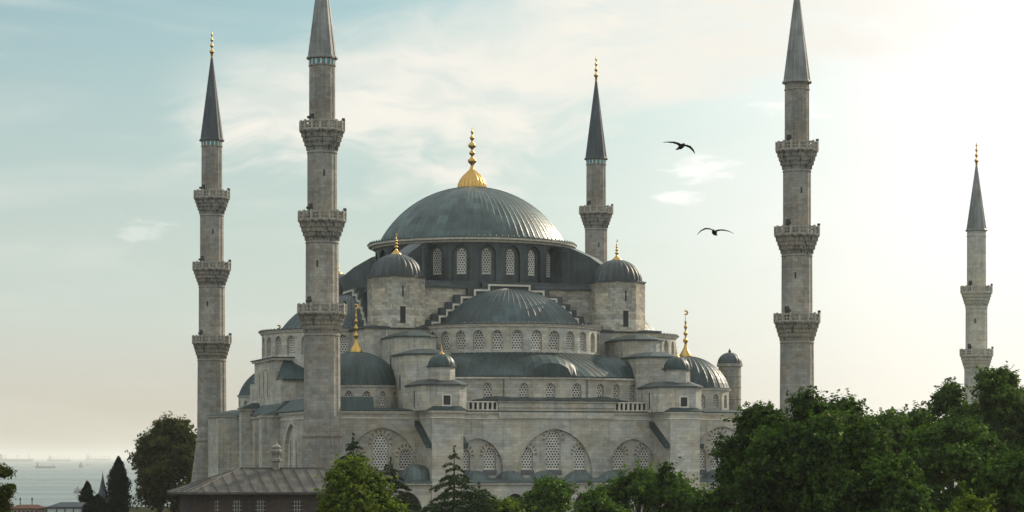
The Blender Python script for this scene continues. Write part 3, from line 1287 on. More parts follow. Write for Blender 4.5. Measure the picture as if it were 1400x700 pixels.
# stand-alone stair turret by the right corner
def stair_turret():
    c = (30.2, -18.2)
    mb = MB()
    mb.lathe([(1.5, 0), (1.5, 20.9), (1.72, 21.0), (1.72, 21.35), (1.4, 21.36)], 12, c, smooth=False)
    for z in (16.6, 18.2, 19.6):
        mb.lathe([(1.5, z), (1.58, z + .06), (1.5, z + .12)], 12, c, smooth=False)
    o = mb.build('stair_turret', M['stone_min'], mosque)
    db = MB()
    gadroon_dome(db, c, 1.62, 1.5, 21.36, 14, .04)
    db.lathe([(.16, 22.8), (.22, 23.0), (.1, 23.2), (.02, 23.4)], 8, c)
    db.build('turret_dome', M['lead_dark'], o)


stair_turret()


# --- four weight towers at the piers
def weight_tower():
    c = (0, 0)
    mb = MB()
    P = ngon(8, 3.42, c)
    mb.prism(P, 25.3, 31.75)
    o = mb.build('weight_tower', M['stone_rough'], mosque)
    w = MB()
    w.box(-.35, .35, -3.46, -3.3, 25.9, 28.0)
    w.box(-.1, .1, -3.45, -3.3, 29.2, 30.6)
    w.build('door', M['niche'], o)
    cb = MB()
    cb.prism(ngon(8, 3.56, c), 31.752, 31.93)
    cb.build('cornice', M['lead_dark'], o)
    db = MB()
    gadroon_dome(db, c, 3.35, 2.95, 31.93, 24, .065)
    d = db.build('tower_dome', M['lead_dark'], o)
    finial(d, c, 34.75, 2.5, .68, n=12)
    return o


wt = weight_tower()
for i, (x, y) in enumerate(((-PA, -16.7), (PA, -16.7), (-PA, 16.7), (PA, 16.7))):
    q = wt if i == 0 else copy_tree(wt, mosque)
    q.location = (x, y, 0)


# --- main drum and dome
def main_dome():
    c = (0, 0)
    db = MB()
    rr = 13.15
    n = 24
    walls = []
    for i in range(n):
        a0, a1 = 2 * PI * i / n, 2 * PI * (i + 1) / n
        p0 = (rr * math.sin(a0), -rr * math.cos(a0))
        p1 = (rr * math.sin(a1), -rr * math.cos(a1))
        w = Wall(p0, p1)
        # window set in a shallow arched bay
        bay = arch(w.L / 2, 31.2, 2.3, 5.55)
        q = arch(w.L / 2, 32.9, 1.28, 3.45)
        w.panel(db, [(0, 31.2), (w.L, 31.2), (w.L, 37.3), (0, 37.3)], [bay], 0, 0, i * w.L)
        w.reveal(db, bay, 0, .42)
        w.panel(db, bay, [q], .42)
        w.reveal(db, q, .42, .85)
        walls.append(w)
    o = db.build('main_drum', M['lead_dark'], mosque)
    for i, w in enumerate(walls):
        put_window(o, w, w.L / 2, 32.93, 1.26, 3.4, .36, rays=False, sill=False, screen='lattice_small')
    cb = MB()
    cb.lathe([(rr, 37.0), (rr + .35, 37.05), (rr + .45, 37.25), (rr + .95, 37.35), (rr + 1.02, 37.62), (rr + .2, 37.66)], 96, c, smooth=False)
    cb.build('cornice', M['trim'], o)
    # flying buttresses on the diagonals
    for i in range(4):
        fb = MB()
        a = PI / 4 + i * PI / 2
        d = (math.sin(a), -math.cos(a))
        nx, ny = -d[1], d[0]
        wd = 1.0

        def P(r_, s_, z):
            return (d[0] * r_ + nx * s_, d[1] * r_ + ny * s_, z)
        prof = [(12.4, 31.2), (21.0, 31.2), (21.0, 33.6), (18.3, 35.4), (15.4, 36.7), (14.3, 36.95), (12.4, 36.95)]
        v = [P(r_, -wd, z) for r_, z in prof] + [P(r_, wd, z) for r_, z in prof]
        m_ = len(prof)
        fb.add(v, [tuple(range(m_)), tuple(reversed(range(m_, 2 * m_)))] + [(k_, m_ + k_, m_ + (k_ + 1) % m_, (k_ + 1) % m_) for k_ in range(m_)])
        # octagonal cap
        cc = (d[0] * 14.6, d[1] * 14.6)
        fb.prism(ngon(8, 1.25, cc), 31.2, 36.2)
        fb.hood(ngon(8, 1.4, cc), 36.202, 36.95, .1)
        fb.build('flying_buttress', M['lead_dark'], mosque)
    mb = MB()
    dome_shell(mb, c, 12.75, 7.95, 37.75, 88, rib=.038, k=22, flare=.2)
    mb.lathe([(14.25, 37.63), (14.25, 37.74), (12.7, 37.9)], 96, c, smooth=False)
    for i in range(110):
        a = 2 * PI * i / 110
        mb.lathe([(.10, 37.72), (.10, 37.9), (.02, 37.96)], 5, (14.0 * math.sin(a), -14.0 * math.cos(a)))
    dm = mb.build('main_dome', M['lead_main'], mosque)
    gb = MB()
    prof = [(2.0, 45.45), (2.05, 45.6), (1.95, 46.1), (1.7, 46.7), (1.25, 47.3), (.75, 47.75), (.38, 48.1), (.3, 48.3)]
    gb.lathe(prof, 120, c, mod=lambda q, z, a, i: q * (.88 + .12 * abs(math.sin(a * 10)) ** .7))
    g = gb.build('gilded_cap', M['gold'], dm)
    fin = MB()
    z0, h = 48.2, 5.6
    P = [(.30, 0), (.22, .06), (.22, .1), (.52, .15), (.62, .19), (.52, .23), (.2, .27), (.18, .32), (.38, .355), (.42, .38), (.36, .405), (.16, .44), (.16, .48),
         (.50, .53), (.56, .56), (.46, .60), (.16, .65), (.14, .69), (.32, .73), (.34, .75), (.28, .77), (.1, .81), (.1, .85), (.2, .88), (.18, .91), (.05, .94), (.04, 1.0)]
    fin.lathe([(r_, z0 + t * h) for r_, t in P], 16, c)
    fin.build('finial', M['gold'], g)


main_dome()


# --- domed gallery in the recesses of the front
def arcade():
    zr = 5.75
    roofs = [(-29.0, -PA - 1.92, 2), (-PA + 1.92, PA - 1.92, 6), (PA + 1.92, 29.0, 2)]
    for a0, a1, n in roofs:
        mb = MB()
        wl = Wall((a0, BF + .3), (a1, BF + .3))
        L = wl.L
        hs = []
        for i in range(n):
            w = L / n
            hs.append(arch(w * (i + .5), .5, w * .62, 4.2 if n > 2 else 4.5))
        wl.panel(mb, [(0, 0), (L, 0), (L, zr), (0, zr)], hs)
        for q in hs:
            wl.reveal(mb, q, 0, .6)
        mb.box(a0, a1, BF - .05, BF + .5, zr + .002, zr + .2)
        o = mb.build('arcade_wall', M['stone'], mosque)
        rb = MB()
        rb.box(a0, a1, BF - .15, WB - .004, zr + .202, zr + .34)
        q = [(a0, BF - .15), (a1, BF - .15), (a1, WB - .01), (a0, WB - .01)]
        q2 = [(a0, BF + 2.2), (a1, BF + 2.2), (a1, WB - .01), (a0, WB - .01)]
        rb.loft([(x, y, zr + .342) for x, y in q], [(x, y, zr + .75) for x, y in q2])
        rb.add([(x, y, zr + .75) for x, y in q2], [(0, 1, 2, 3)])
        rb.build('arcade_roof', M['lead_low'], o)
        for i in range(n):
            db = MB()
            w = L / n
            big = (a0 < -20 and i == n - 1)
            r_ = 2.0 if big else 1.85
            cx = a0 + w * (i + .5) if not big else along(571, BF + 2.2)
            dome_shell(db, (cx, BF + 2.6), r_, 1.9 if big else 1.15, zr + .5, 14, rib=.03, k=8)
            db.build('arcade_dome', M['lead_low'], o)


arcade()


# ------------------------------------------------------------------ minarets
SEG = 16


def minaret(top3=True, tile=True, label='', pale=False, group='minarets with stone balconies'):
    t = thing('minaret', label, 'minaret', group=group)
    if top3:
        secs = [(26.7, 2.78, 2.0, 1.86), (37.45, 2.72, 1.83, 1.66), (47.9, 2.55, 1.66, 1.47)]
        z_cone, z_tip, rc = 55.3, 68.0, 1.62
    else:
        secs = [(26.7, 2.62, 1.88, 1.72), (37.05, 2.5, 1.7, 1.5)]
        z_cone, z_tip, rc = 46.2, 57.4, 1.58
    mb = MB()
    # base flaring out to a square plinth
    P = [(3.3, 0), (3.3, 2.5), (2.95, 5.2), (2.22, 11.1), (2.22, 11.3), (2.34, 11.35), (2.34, 11.6), (2.12, 11.7), (2.07, 11.9)]
    prof = list(P)
    last = 2.05
    for (zt, rb_, r0, r1) in secs:
        prof += [(r0 + .0, zt - 3.25)]
        prof += [(r0, zt - 1.2), (r1, zt - 1.15)]
    prof += [(secs[-1][3] - .02, z_cone - .95), (secs[-1][3] + .08, z_cone - .9), (secs[-1][3] + .08, z_cone - .82), (secs[-1][3] - .02, z_cone - .78)]
    prof += [(secs[-1][3] - .02, z_cone - .12), (rc - .02, z_cone)]
    n = SEG * 3

    def mod(r_, z, a, i):
        return r_ * (1.0 if i % 3 else 1.04)      # a slim rib at every arris
    mb.lathe(prof, n, (0, 0), mod=mod, smooth=False, ur=1.8)
    # string courses
    for (zt, rb_, r0, r1) in secs:
        mb.lathe([(r0, zt - 3.7), (r0 + .12, zt - 3.62), (r0 + .12, zt - 3.5), (r0, zt - 3.42)], n, smooth=False, ur=1.8)
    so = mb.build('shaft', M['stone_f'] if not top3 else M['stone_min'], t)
    for (zz, aa) in ((15.0, -20), (20.5, 25), (31.0, -35), (34.0, 15), (41.5, -10)):
        rr_ = 2.03 if zz < 24 else (1.86 if zz < 35 else 1.68)
        if not top3 and zz > 36:
            continue
        sl = MB()
        sl.box(-.09, .09, -rr_ - .03, -rr_ + .2, zz, zz + .75)
        sl.build('slit_window', M['niche'], so, rotz=R(aa))
    for (zt, rb_, r0, r1) in secs:
        # muqarnas corbel: scalloped tiers
        cb = MB()
        tiers = 4
        zb, zf = zt - 3.3, zt - 1.2
        prev = r0
        for k_ in range(tiers):
            ra = r0 + (rb_ - .08 - r0) * ((k_ + 1) / tiers) ** .85
            z0 = zb + (zf - zb) * k_ / tiers
            z1 = zb + (zf - zb) * (k_ + 1) / tiers
            ph = (k_ % 2) * .5
            cells = SEG * 2

            def scal(r_, z, a, i, ra=ra, prev=prev, ph=ph):
                if r_ < 0:
                    f = abs(math.sin((a / (2 * PI) * cells + ph) * PI)) ** .7
                    return prev - .02 + (ra - prev - .02) * (1 - f)
                return r_
            cb.lathe([(prev - .05, z0), (-1, z0 + .02), (-1, z0 + (z1 - z0) * .55), (ra, z1 - .1), (ra, z1)], cells * 6, mod=scal, smooth=False, ur=2)
            prev = ra
        cb.lathe([(rb_ - .1, zf), (rb_ + .06, zf + .03), (rb_ + .06, zf + .16), (r1 - .05, zf + .165)], SEG * 2, smooth=False, ur=2)
        pb = MB()
        # pierced parapet
        Pp = [(rb_ * math.sin(2 * PI * i / SEG), -rb_ * math.cos(2 * PI * i / SEG)) for i in range(SEG)]
        for i in range(SEG):
            w = Wall(Pp[i], Pp[(i + 1) % SEG])
            hs = []
            for uu in range(2):
                for vv in range(2):
                    u0 = w.L * (.17 + .36 * uu)
                    z0 = zf + .36 + vv * .36
                    hs.append([(u0, z0), (u0 + w.L * .28, z0), (u0 + w.L * .28, z0 + .25), (u0, z0 + .25)])
            w.panel(pb, [(0, zf + .166), (w.L, zf + .166), (w.L, zt - .1), (0, zt - .1)], hs, 0, 0, i * w.L)
            for q in hs:
                w.reveal(pb, q, 0, .16)
            w.panel(pb, [(w.L * .06, zf + .166), (w.L * .94, zf + .166), (w.L * .94, zt - .1), (w.L * .06, zt - .1)], hs, .16)
            pb.obox(Pp[i], (math.cos(2 * PI * i / SEG), math.sin(2 * PI * i / SEG)), .2, .24, zf + .168, zt + .12)
        pb.lathe([(rb_ - .2, zt - .1), (rb_ + .08, zt - .1), (rb_ + .08, zt), (rb_ - .2, zt)], SEG, smooth=False, ur=2)
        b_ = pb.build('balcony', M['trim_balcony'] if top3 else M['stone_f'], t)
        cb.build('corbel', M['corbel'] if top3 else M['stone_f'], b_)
        # loudspeakers clamped to the parapet
        for a in (R(-52), R(64)):
            lsb = MB()
            q = (rb_ * .985, 0)
            lsb.lathe([(.05, zt - .02), (.05, zt + .28)], 6, (0, -rb_ + .05))
            lsb.box(-.28, .28, -rb_ - .12, -rb_ + .22, zt + .16, zt + .44)
            lsb.build('loudspeaker', M['niche'], b_, rotz=a)
        # doorway onto the balcony
        dw = MB()
        dw.box(-.32, .32, -r1 - .06, -r1 + .25, zf + .17, zf + 2.1)
        dw.build('doorway', M['niche'], b_, rotz=R(-70))
    if tile:
        tb = MB()
        r_ = secs[-1][3]
        tb.lathe([(r_ + .03, z_cone - .74), (r_ + .03, z_cone - .16)], SEG, mi=1, smooth=False)
        for i in range(SEG):
            a = 2 * PI * i / SEG
            c = ((r_ + .02) * math.sin(a), -(r_ + .02) * math.cos(a))
            tb.obox(c, (math.cos(a), math.sin(a)), .18, .12, z_cone - .76, z_cone - .14)
        tb.build('tile_band', [M['trim'], M['tile']], t)
    sp = MB()
    prof = [(rc + .16, z_cone - .04), (rc + .16, z_cone + .12), (rc, z_cone + .3)]
    for i in range(1, 11):
        f = i / 10
        prof.append((rc * (1 - f) + .09 * f, z_cone + .3 + (z_tip - z_cone - .3) * f))
    sp.lathe(prof, SEG * 4, mod=lambda q, z, a, i: q * (1.035 if i % 4 == 0 else .99), smooth=False)
    sp.build('spire', M['lead_pale'] if pale else M['lead_spire'], t)
    fz = MB()
    h = 3.5
    P = [(.16, -.15), (.16, .02), (.3, .07), (.34, .11), (.28, .15), (.09, .2), (.08, .27), (.22, .32), (.25, .36), (.2, .40), (.07, .45), (.07, .52),
         (.18, .57), (.2, .6), (.16, .64), (.06, .69), (.05, .76), (.13, .8), (.14, .83), (.1, .87), (.03, .92), (.01, 1.0)]
    fz.lathe([(r_ * 1.1, z_tip + q * h) for r_, q in P], 10)
    fz.build('finial', M['gold'], t)
    return t


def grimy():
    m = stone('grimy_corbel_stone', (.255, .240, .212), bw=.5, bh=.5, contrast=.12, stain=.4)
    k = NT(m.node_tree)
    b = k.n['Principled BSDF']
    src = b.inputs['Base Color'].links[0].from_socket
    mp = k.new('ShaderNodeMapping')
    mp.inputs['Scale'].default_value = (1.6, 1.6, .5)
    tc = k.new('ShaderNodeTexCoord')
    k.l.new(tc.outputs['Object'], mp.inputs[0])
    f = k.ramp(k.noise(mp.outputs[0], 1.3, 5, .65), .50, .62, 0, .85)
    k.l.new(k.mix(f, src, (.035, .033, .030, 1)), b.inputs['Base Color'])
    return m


M['corbel'] = grimy()
M['stone_f'] = stone('glare_paled_minaret_stone', (.44, .43, .38), bw=.62, bh=.36, contrast=.10, stain=.2)  # minaret stone lightened to stand for the haze glare over it
M['trim_balcony'] = plain('balcony_stone', (.33, .31, .27), .85, 0, .22, 1.5)
M['lead_spire'] = lead('blue_grey_spire_lead', (.036, .050, .062), .5, .15, bw=.6, bh=3.0)
M['lead_pale'] = lead('pale_spire_lead', (.17, .18, .175), .45, .4, bw=.5, bh=2.0, contrast=.15)


def place_local(o, a, b_):
    x, y = to_world(a, b_)
    o.location = (x, y, 0)
    o.rotation_euler = (0, 0, TH + R(5))


mA = minaret(True, True, 'thick pale-spired minaret at the mosque\'s near left corner, beside the seamed-roof house', pale=True)
place_local(mA, -29.5, -39.2)
mB = copy_tree(mA)
for ch in list(mB.children):
    if ch.name.startswith('tile_band'):
        bpy.data.objects.remove(ch)
mB['label'] = 'tall minaret with three balconies right of the mosque, rising behind the big dark tree'
place_local(mB, 30.5, -39.2)
mD = minaret(True, True, 'slim dark-spired minaret farthest left, gold finial, leafy tree at its foot')
place_local(mD, -29.6, 34.8)
mC = copy_tree(mD)
mC['label'] = 'dark-spired minaret behind the main dome with only one balcony showing'
place_local(mC, 31.2, 38.4)
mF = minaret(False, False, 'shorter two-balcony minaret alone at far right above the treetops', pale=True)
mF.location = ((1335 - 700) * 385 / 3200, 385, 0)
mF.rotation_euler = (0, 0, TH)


# ------------------------------------------------------------------ trees
M['leaf_dark'] = leafmat('dark_green_leaves', (.007, .026, .005), (.070, .135, .016), .34)
M['leaf_mid'] = leafmat('mid_green_leaves', (.013, .042, .007), (.085, .160, .020), .38)
M['leaf_bright'] = leafmat('fresh_green_leaves', (.035, .070, .008), (.150, .200, .025), .42)
M['leaf_olive'] = leafmat('olive_brown_leaves', (.018, .030, .008), (.075, .085, .020), .34)
M['needle'] = leafmat('conifer_needles', (.010, .026, .012), (.030, .058, .026), .15)
M['needle_green'] = leafmat('cedar_needles', (.016, .038, .016), (.045, .080, .034), .2)
M['cypress'] = leafmat('cypress_leaves', (.006, .014, .011), (.014, .028, .018), .1)
M['bark'] = plain('rough_bark', (.055, .042, .030), .95, 0, .35, 3)


def cards(name, P, D, N, L, W, material, parent, tone=None):
    """leaf-sized rhombic faces: centre P, long axis D, normal N, length L, width W (arrays)"""
    D = D / np.linalg.norm(D, axis=1, keepdims=True)
    S = np.cross(N, D)
    S /= np.maximum(np.linalg.norm(S, axis=1, keepdims=True), 1e-6)
    L = L[:, None]
    W = W[:, None]
    v = np.stack([P - D * L * .5, P + S * W * .5 - D * L * .05, P + D * L * .5, P - S * W * .5 - D * L * .05], axis=1).reshape(-1, 3)
    n = len(P)
    me = bpy.data.meshes.new(name)
    me.vertices.add(4 * n)
    me.vertices.foreach_set('co', v.astype(np.float32).ravel())
    me.loops.add(4 * n)
    me.loops.foreach_set('vertex_index', np.arange(4 * n, dtype=np.int32))
    me.polygons.add(n)
    me.polygons.foreach_set('loop_start', np.arange(0, 4 * n, 4, dtype=np.int32))
    me.update(calc_edges=True)
    at_ = me.attributes.new('tone', 'FLOAT', 'FACE')
    at_.data.foreach_set('value', (np.full(n, .5) if tone is None else tone).astype(np.float32))
    me.materials.append(material)
    o = bpy.data.objects.new(name, me)
    COL.objects.link(o)
    o.parent = parent
    return o


def tube(mb, pts, rads, n=7):
    """tapered limb through points"""
    rings = []
    for i, p in enumerate(pts):
        p = Vector(p)
        d = (Vector(pts[min(i + 1, len(pts) - 1)]) - Vector(pts[max(i - 1, 0)])).normalized()
        a = d.orthogonal().normalized()
        b_ = d.cross(a)
        rings.append([tuple(p + (a * math.cos(2 * PI * k / n) + b_ * math.sin(2 * PI * k / n)) * rads[i]) for k in range(n)])
    for i in range(len(rings) - 1):
        mb.loft(rings[i], rings[i + 1], smooth=True)
    mb.add(rings[-1], [tuple(range(n))])


def unit(rng, n):
    v = rng.normal(size=(n, 3))
    return v / np.linalg.norm(v, axis=1, keepdims=True)


def broadleaf(name, label, loc, H, rx, crown_h, mat_, seed, leaves=36000, leaf=.24, clumps=60, group=None, lean=0.0, cr=(.17, .30), spiky=.22, cat='tree', squash=1.0):
    """crown of many leaf clumps on real limbs; H total height, rx crown half width, crown_h crown height"""
    rng = np.random.default_rng(seed)
    t = thing(name, label, cat, loc, 0, group)
    zc = H - crown_h / 2
    rz = crown_h / 2
    C, Rr = [], []
    tries = 0
    while len(C) < clumps and tries < 20000:
        tries += 1
        d = unit(rng, 1)[0]
        rad = rng.uniform(.35, 1.0) ** .45
        wob = 1 + .16 * math.sin(3 * math.atan2(d[1], d[0]) + seed) + .12 * math.sin(5 * d[2] + seed * 2)
        r = rng.uniform(*cr) * (1.25 if len(C) < clumps * .3 else .9) * min(rx, rz * 1.1)
        p = np.array([d[0] * (rx - r * .75) * rad * wob, d[1] * (rx - r * .75) * rad * wob, zc + d[2] * (rz - r * .75) * rad])
        if d[2] > 0:     # narrower towards the top
            p[:2] *= 1 - .18 * d[2]
        p[0] += lean * (p[2] - zc)
        C.append(p)
        Rr.append(r)
    C, Rr = np.array(C), np.array(Rr)
    nm = len(C)
    hw = np.percentile(np.abs(C[:, 0]) + Rr * 1.12, 97)
    C[:, :2] *= rx / hw
    zb_ = H - crown_h
    C[:, 2] = zb_ + (C[:, 2] - zb_) * (H - zb_) / ((C[:, 2] + Rr * 1.1).max() - zb_)
    # twigs: short leafy sprays growing out of the clumps
    per = 22
    n_in = int(leaves * .22)
    nt = (leaves - n_in) // per
    w = Rr ** 2
    j = rng.choice(nm, nt, p=w / w.sum())
    d = unit(rng, nt)
    outw = C[j] - np.array([0, 0, zc])
    outw /= np.maximum(np.linalg.norm(outw, axis=1, keepdims=True), .1)
    d = d + outw * .45 + np.array([0, 0, .18])
    d /= np.linalg.norm(d, axis=1, keepdims=True)
    base = C[j] + d * (Rr[j] * rng.uniform(.45, .92, nt))[:, None] * np.array([1.05, 1.05, .85])
    td = d * .9 + unit(rng, nt) * .75 + np.array([0, 0, .25])
    td /= np.linalg.norm(td, axis=1, keepdims=True)
    tl = leaf * rng.uniform(1.6, 4.6, nt) * (1 + spiky * 2.5 * (rng.uniform(size=nt) < .12))
    ttone = np.clip(rng.normal(.5, .24, nt) + .22 * np.sin(j * 2.4), 0, 1)
    k_ = np.repeat(np.arange(nt), per)
    f = rng.uniform(0, 1, nt * per)
    sp = leaf * (1.15 - .75 * f)[:, None]
    P1 = base[k_] + td[k_] * (tl[k_] * f)[:, None] + rng.normal(size=(nt * per, 3)) * sp * .62
    P1[:, 2] -= .25 * leaf * f ** 2 * 2
    N1 = d[k_] * .8 + unit(rng, nt * per) * .75 + np.array([0, 0, .5])
    D1 = td[k_] + unit(rng, nt * per) * .9
    jj = rng.choice(nm, n_in, p=w / w.sum())
    di = unit(rng, n_in)
    P2 = C[jj] + di * (Rr[jj] * rng.uniform(0, 1, n_in) ** .5 * .85)[:, None]
    N2 = di + unit(rng, n_in) * .8
    P = np.concatenate([P1, P2])
    Nn = np.concatenate([N1, N2])
    Nn /= np.linalg.norm(Nn, axis=1, keepdims=True)
    D = np.concatenate([D1, unit(rng, n_in)])
    D -= Nn * (D * Nn).sum(1, keepdims=True)
    D += 1e-4
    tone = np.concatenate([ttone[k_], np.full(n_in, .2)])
    Ls = leaf * rng.uniform(.6, 1.45, len(P))
    Ls[len(P1):] *= 1.5
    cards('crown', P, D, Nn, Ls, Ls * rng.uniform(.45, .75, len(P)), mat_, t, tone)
    mb = MB()
    tr = max(.16, H * .022)
    fork = max(H - crown_h * .95, H * .15)
    tube(mb, [(0, 0, -.2), (.05, 0, fork * .5), (.0, .1, fork), (lean * 1.0, .0, fork + crown_h * .35), (lean * 2, 0, fork + crown_h * .7)], [tr * 1.5, tr, tr * .85, tr * .5, tr * .15], 9)
    order = np.argsort(-Rr)[:22]
    for j in order:
        c = C[j]
        z0 = fork + (c[2] - fork) * .25 * rng.uniform(.2, 1)
        z0 = min(z0, c[2] - .2)
        mid = (c[0] * .45, c[1] * .45, z0 + (c[2] - z0) * .6)
        tube(mb, [(0, 0, z0), mid, tuple(c)], [tr * .45, tr * .28, tr * .06], 5)
    mb.build('trunk', M['bark'], t)
    return t


def at(px, Y):
    return ((px - 700) / 3200 * Y, Y, 0)


def topz(py, Y):
    return EYE + (625 - py) * Y / 3200


def width(w, Y):
    return w * Y / 3200


def btree(px, py, wpx, Y, label, mat_, seed, hfrac=None, group=None, name='leafy_tree', **kw):
    H = topz(py, Y)
    rx = width(wpx, Y) / 2
    ch = hfrac if hfrac else min(H * .85, rx * 2.1)
    return broadleaf(name, label, at(px, Y), H, rx, ch, mat_, seed, group=group, **kw)


G_R = 'leafy trees filling the lower right'
btree(1128, 533, 218, 150, 'huge dark green leafy tree below the right-hand three-balcony minaret', M['leaf_dark'], 11, leaves=120000, clumps=70, leaf=.25, group=G_R, hfrac=11)
btree(1044, 557, 122, 158, 'rounded dark tree overlapping the right end of the mosque wall', M['leaf_dark'], 12, leaves=70000, clumps=46, leaf=.24, group=G_R, hfrac=10)
btree(1225, 556, 150, 190, 'mid green tree with rounded top behind the huge dark tree', M['leaf_mid'], 13, leaves=66000, clumps=46, leaf=.28, group=G_R, hfrac=11)
btree(1300, 572, 170, 176, 'olive green dome-shaped tree in front of the two-balcony minaret', M['leaf_mid'], 14, leaves=66000, clumps=46, leaf=.27, group=G_R, hfrac=11)
btree(1362, 506, 125, 215, 'tallest dark tree against the sky at the foot of the two-balcony minaret', M['leaf_dark'], 15, leaves=70000, clumps=50, leaf=.32, group=G_R, hfrac=14)
btree(1299, 526, 84, 222, 'slim dark treetop just left of the two-balcony minaret', M['leaf_dark'], 16, leaves=26000, clumps=24, leaf=.32, group=G_R, hfrac=9)
btree(1395, 620, 130, 150, 'dark leafy tree filling the lower right corner', M['leaf_mid'], 17, leaves=46000, clumps=36, leaf=.25, group=G_R, hfrac=9)
btree(1332, 682, 70, 110, 'fresh green young treetop at the bottom edge, lower right', M['leaf_bright'], 18, leaves=9000, clumps=26, leaf=.2, group=G_R, hfrac=4)
btree(1215, 622, 120, 140, 'dark tree low down in front of the mid green rounded tree', M['leaf_dark'], 19, leaves=46000, clumps=36, leaf=.23, group=G_R, hfrac=8)
G_M = 'small trees in front of the mosque'
btree(747, 655, 118, 205, 'dense round dark green tree before the middle of the mosque', M['leaf_mid'], 21, leaves=46000, clumps=40, leaf=.24, group=G_M, hfrac=6, spiky=.15)
btree(872, 643, 140, 190, 'loose leafy tree before the gallery, left of the right buttress', M['leaf_mid'], 22, leaves=34000, clumps=30, leaf=.26, group=G_M, hfrac=6, spiky=.35)
btree(925, 640, 60, 186, 'thin leafy tree reaching up in front of the right buttress', M['leaf_mid'], 23, leaves=14000, clumps=16, leaf=.26, group=G_M, hfrac=6, spiky=.4)
btree(965, 672, 80, 170, 'low dark bush-like tree at the right buttress foot', M['leaf_dark'], 24, leaves=18000, clumps=36, leaf=.22, group=G_M, hfrac=5)
btree(815, 676, 90, 178, 'low green tree between the round tree and the loose leafy one', M['leaf_mid'], 25, leaves=18000, clumps=36, leaf=.22, group=G_M, hfrac=5)
btree(690, 684, 70, 190, 'yellowish green low tree right of the drooping cedar', M['leaf_bright'], 26, leaves=12000, clumps=30, leaf=.22, group=G_M, hfrac=4)
btree(488, 625, 104, 150, 'bright yellow-green leafy tree right of the house roof', M['leaf_bright'], 27, leaves=44000, clumps=40, leaf=.21, group=G_M, hfrac=7, spiky=.3)
btree(540, 690, 60, 145, 'small bright green tree at the bottom edge beside the yellow-green one', M['leaf_bright'], 28, leaves=10000, clumps=26, leaf=.2, group=G_M, hfrac=4)
G_L = 'trees by the sea'
btree(236, 571, 108, 362, 'broad olive tree with sunlit edge left of the farthest-left minaret', M['leaf_olive'], 31, leaves=52000, clumps=60, leaf=.42, group=G_L, hfrac=15.3)


def conifer(name, label, loc, H, rx, mat_, seed, tiers, droop=.15, n=15000, leaf=.22, z0f=.12, group=None, gap=.0, power=.8):
    """tiered conifer: whorls of drooping boughs bearing needle sprays"""
    rng = np.random.default_rng(seed)
    t = thing(name, label, 'conifer', loc, 0, group)
    mb = MB()
    tube(mb, [(0, 0, -.2), (0, 0, H * .5), (0, 0, H)], [H * .022, H * .013, .02], 8)
    P, D, Nn, Ls = [], [], [], []
    boughs = []
    for k in range(tiers):
        f = k / (tiers - 1)
        z = H * (z0f + (1 - z0f) * f * .985)
        ln = rx * (1 - f) ** power + .12
        nb = max(4, int(9 - 4 * f))
        a0 = rng.uniform(0, 6.28)
        for b_ in range(nb):
            a = a0 + 2 * PI * b_ / nb + rng.uniform(-.3, .3)
            l = ln * rng.uniform(.7, 1.12)
            boughs.append((a, z + rng.uniform(-.45, .45) * (H - H * z0f) / tiers, l))
    tot = sum(b_[2] ** 1.2 for b_ in boughs)
    for a, z, l in boughs:
        u = np.array([math.cos(a), math.sin(a), 0])
        m = max(8, int(n * l ** 1.2 / tot))
        s = rng.uniform(.08, 1, m) ** .8
        side = np.array([-u[1], u[0], 0])
        wd = .26 * l * (1 - s * .75)
        off = rng.normal(size=m) * wd * .55
        p = u * (s * l)[:, None] + side * off[:, None]
        p[:, 2] = z - droop * l * s ** 1.6 - np.abs(off) * .25 + rng.normal(size=m) * .05 * (1 + l * .2) + .08 * l * np.sin(s * 3)
        P.append(p)
        d = u * .6 + side * np.sign(off)[:, None] * .8 + rng.normal(size=(m, 3)) * .45
        d[:, 2] -= .15
        D.append(d)
        nn = np.array([0, 0, 1.0]) + rng.normal(size=(m, 3)) * .5
        Nn.append(nn / np.linalg.norm(nn, axis=1, keepdims=True))
        Ls.append(leaf * rng.uniform(.6, 1.4, m))
        if l > .5:
            tube(mb, [(0, 0, z), tuple(u * l * .5 + np.array([0, 0, z - droop * l * .25])), tuple(u * l * .92 + np.array([0, 0, z - droop * l * .85]))], [.02 + l * .018, .015 + l * .01, .008], 4)
    P, D, Nn, Ls = np.concatenate(P), np.concatenate(D), np.concatenate(Nn), np.concatenate(Ls)
    cards('crown', P, D, Nn, Ls, Ls * .38, mat_, t)
    mb.build('trunk', M['bark'], t)
    return t


G_C = 'conifers before the mosque'
Y = 215
conifer('spruce_tree', 'dark pointed spruce rising behind the bright yellow-green tree', at(483, Y), topz(594, Y), 5.2, M['needle'], 41, 18, .14, 24000, .3, group=G_C)
Y = 205
conifer('spruce_tree', 'dark shaggy conifer right of the bright yellow-green tree', at(534, Y), topz(628, Y), 4.6, M['needle'], 42, 13, .18, 20000, .28, group=G_C)
Y = 200
conifer('cedar_tree', 'open cedar with long drooping tiers before the left buttress', at(621, Y), topz(611, Y), 6.6, M['needle_green'], 43, 11, .24, 22000, .27, .2, group=G_C, power=1.15)
Y = 185
conifer('cedar_tree', 'low spreading cedar at the bottom edge right of the drooping one', at(655, Y), topz(662, Y), 4.2, M['needle_green'], 44, 10, .2, 20000, .25, .2, group=G_C, power=.6)


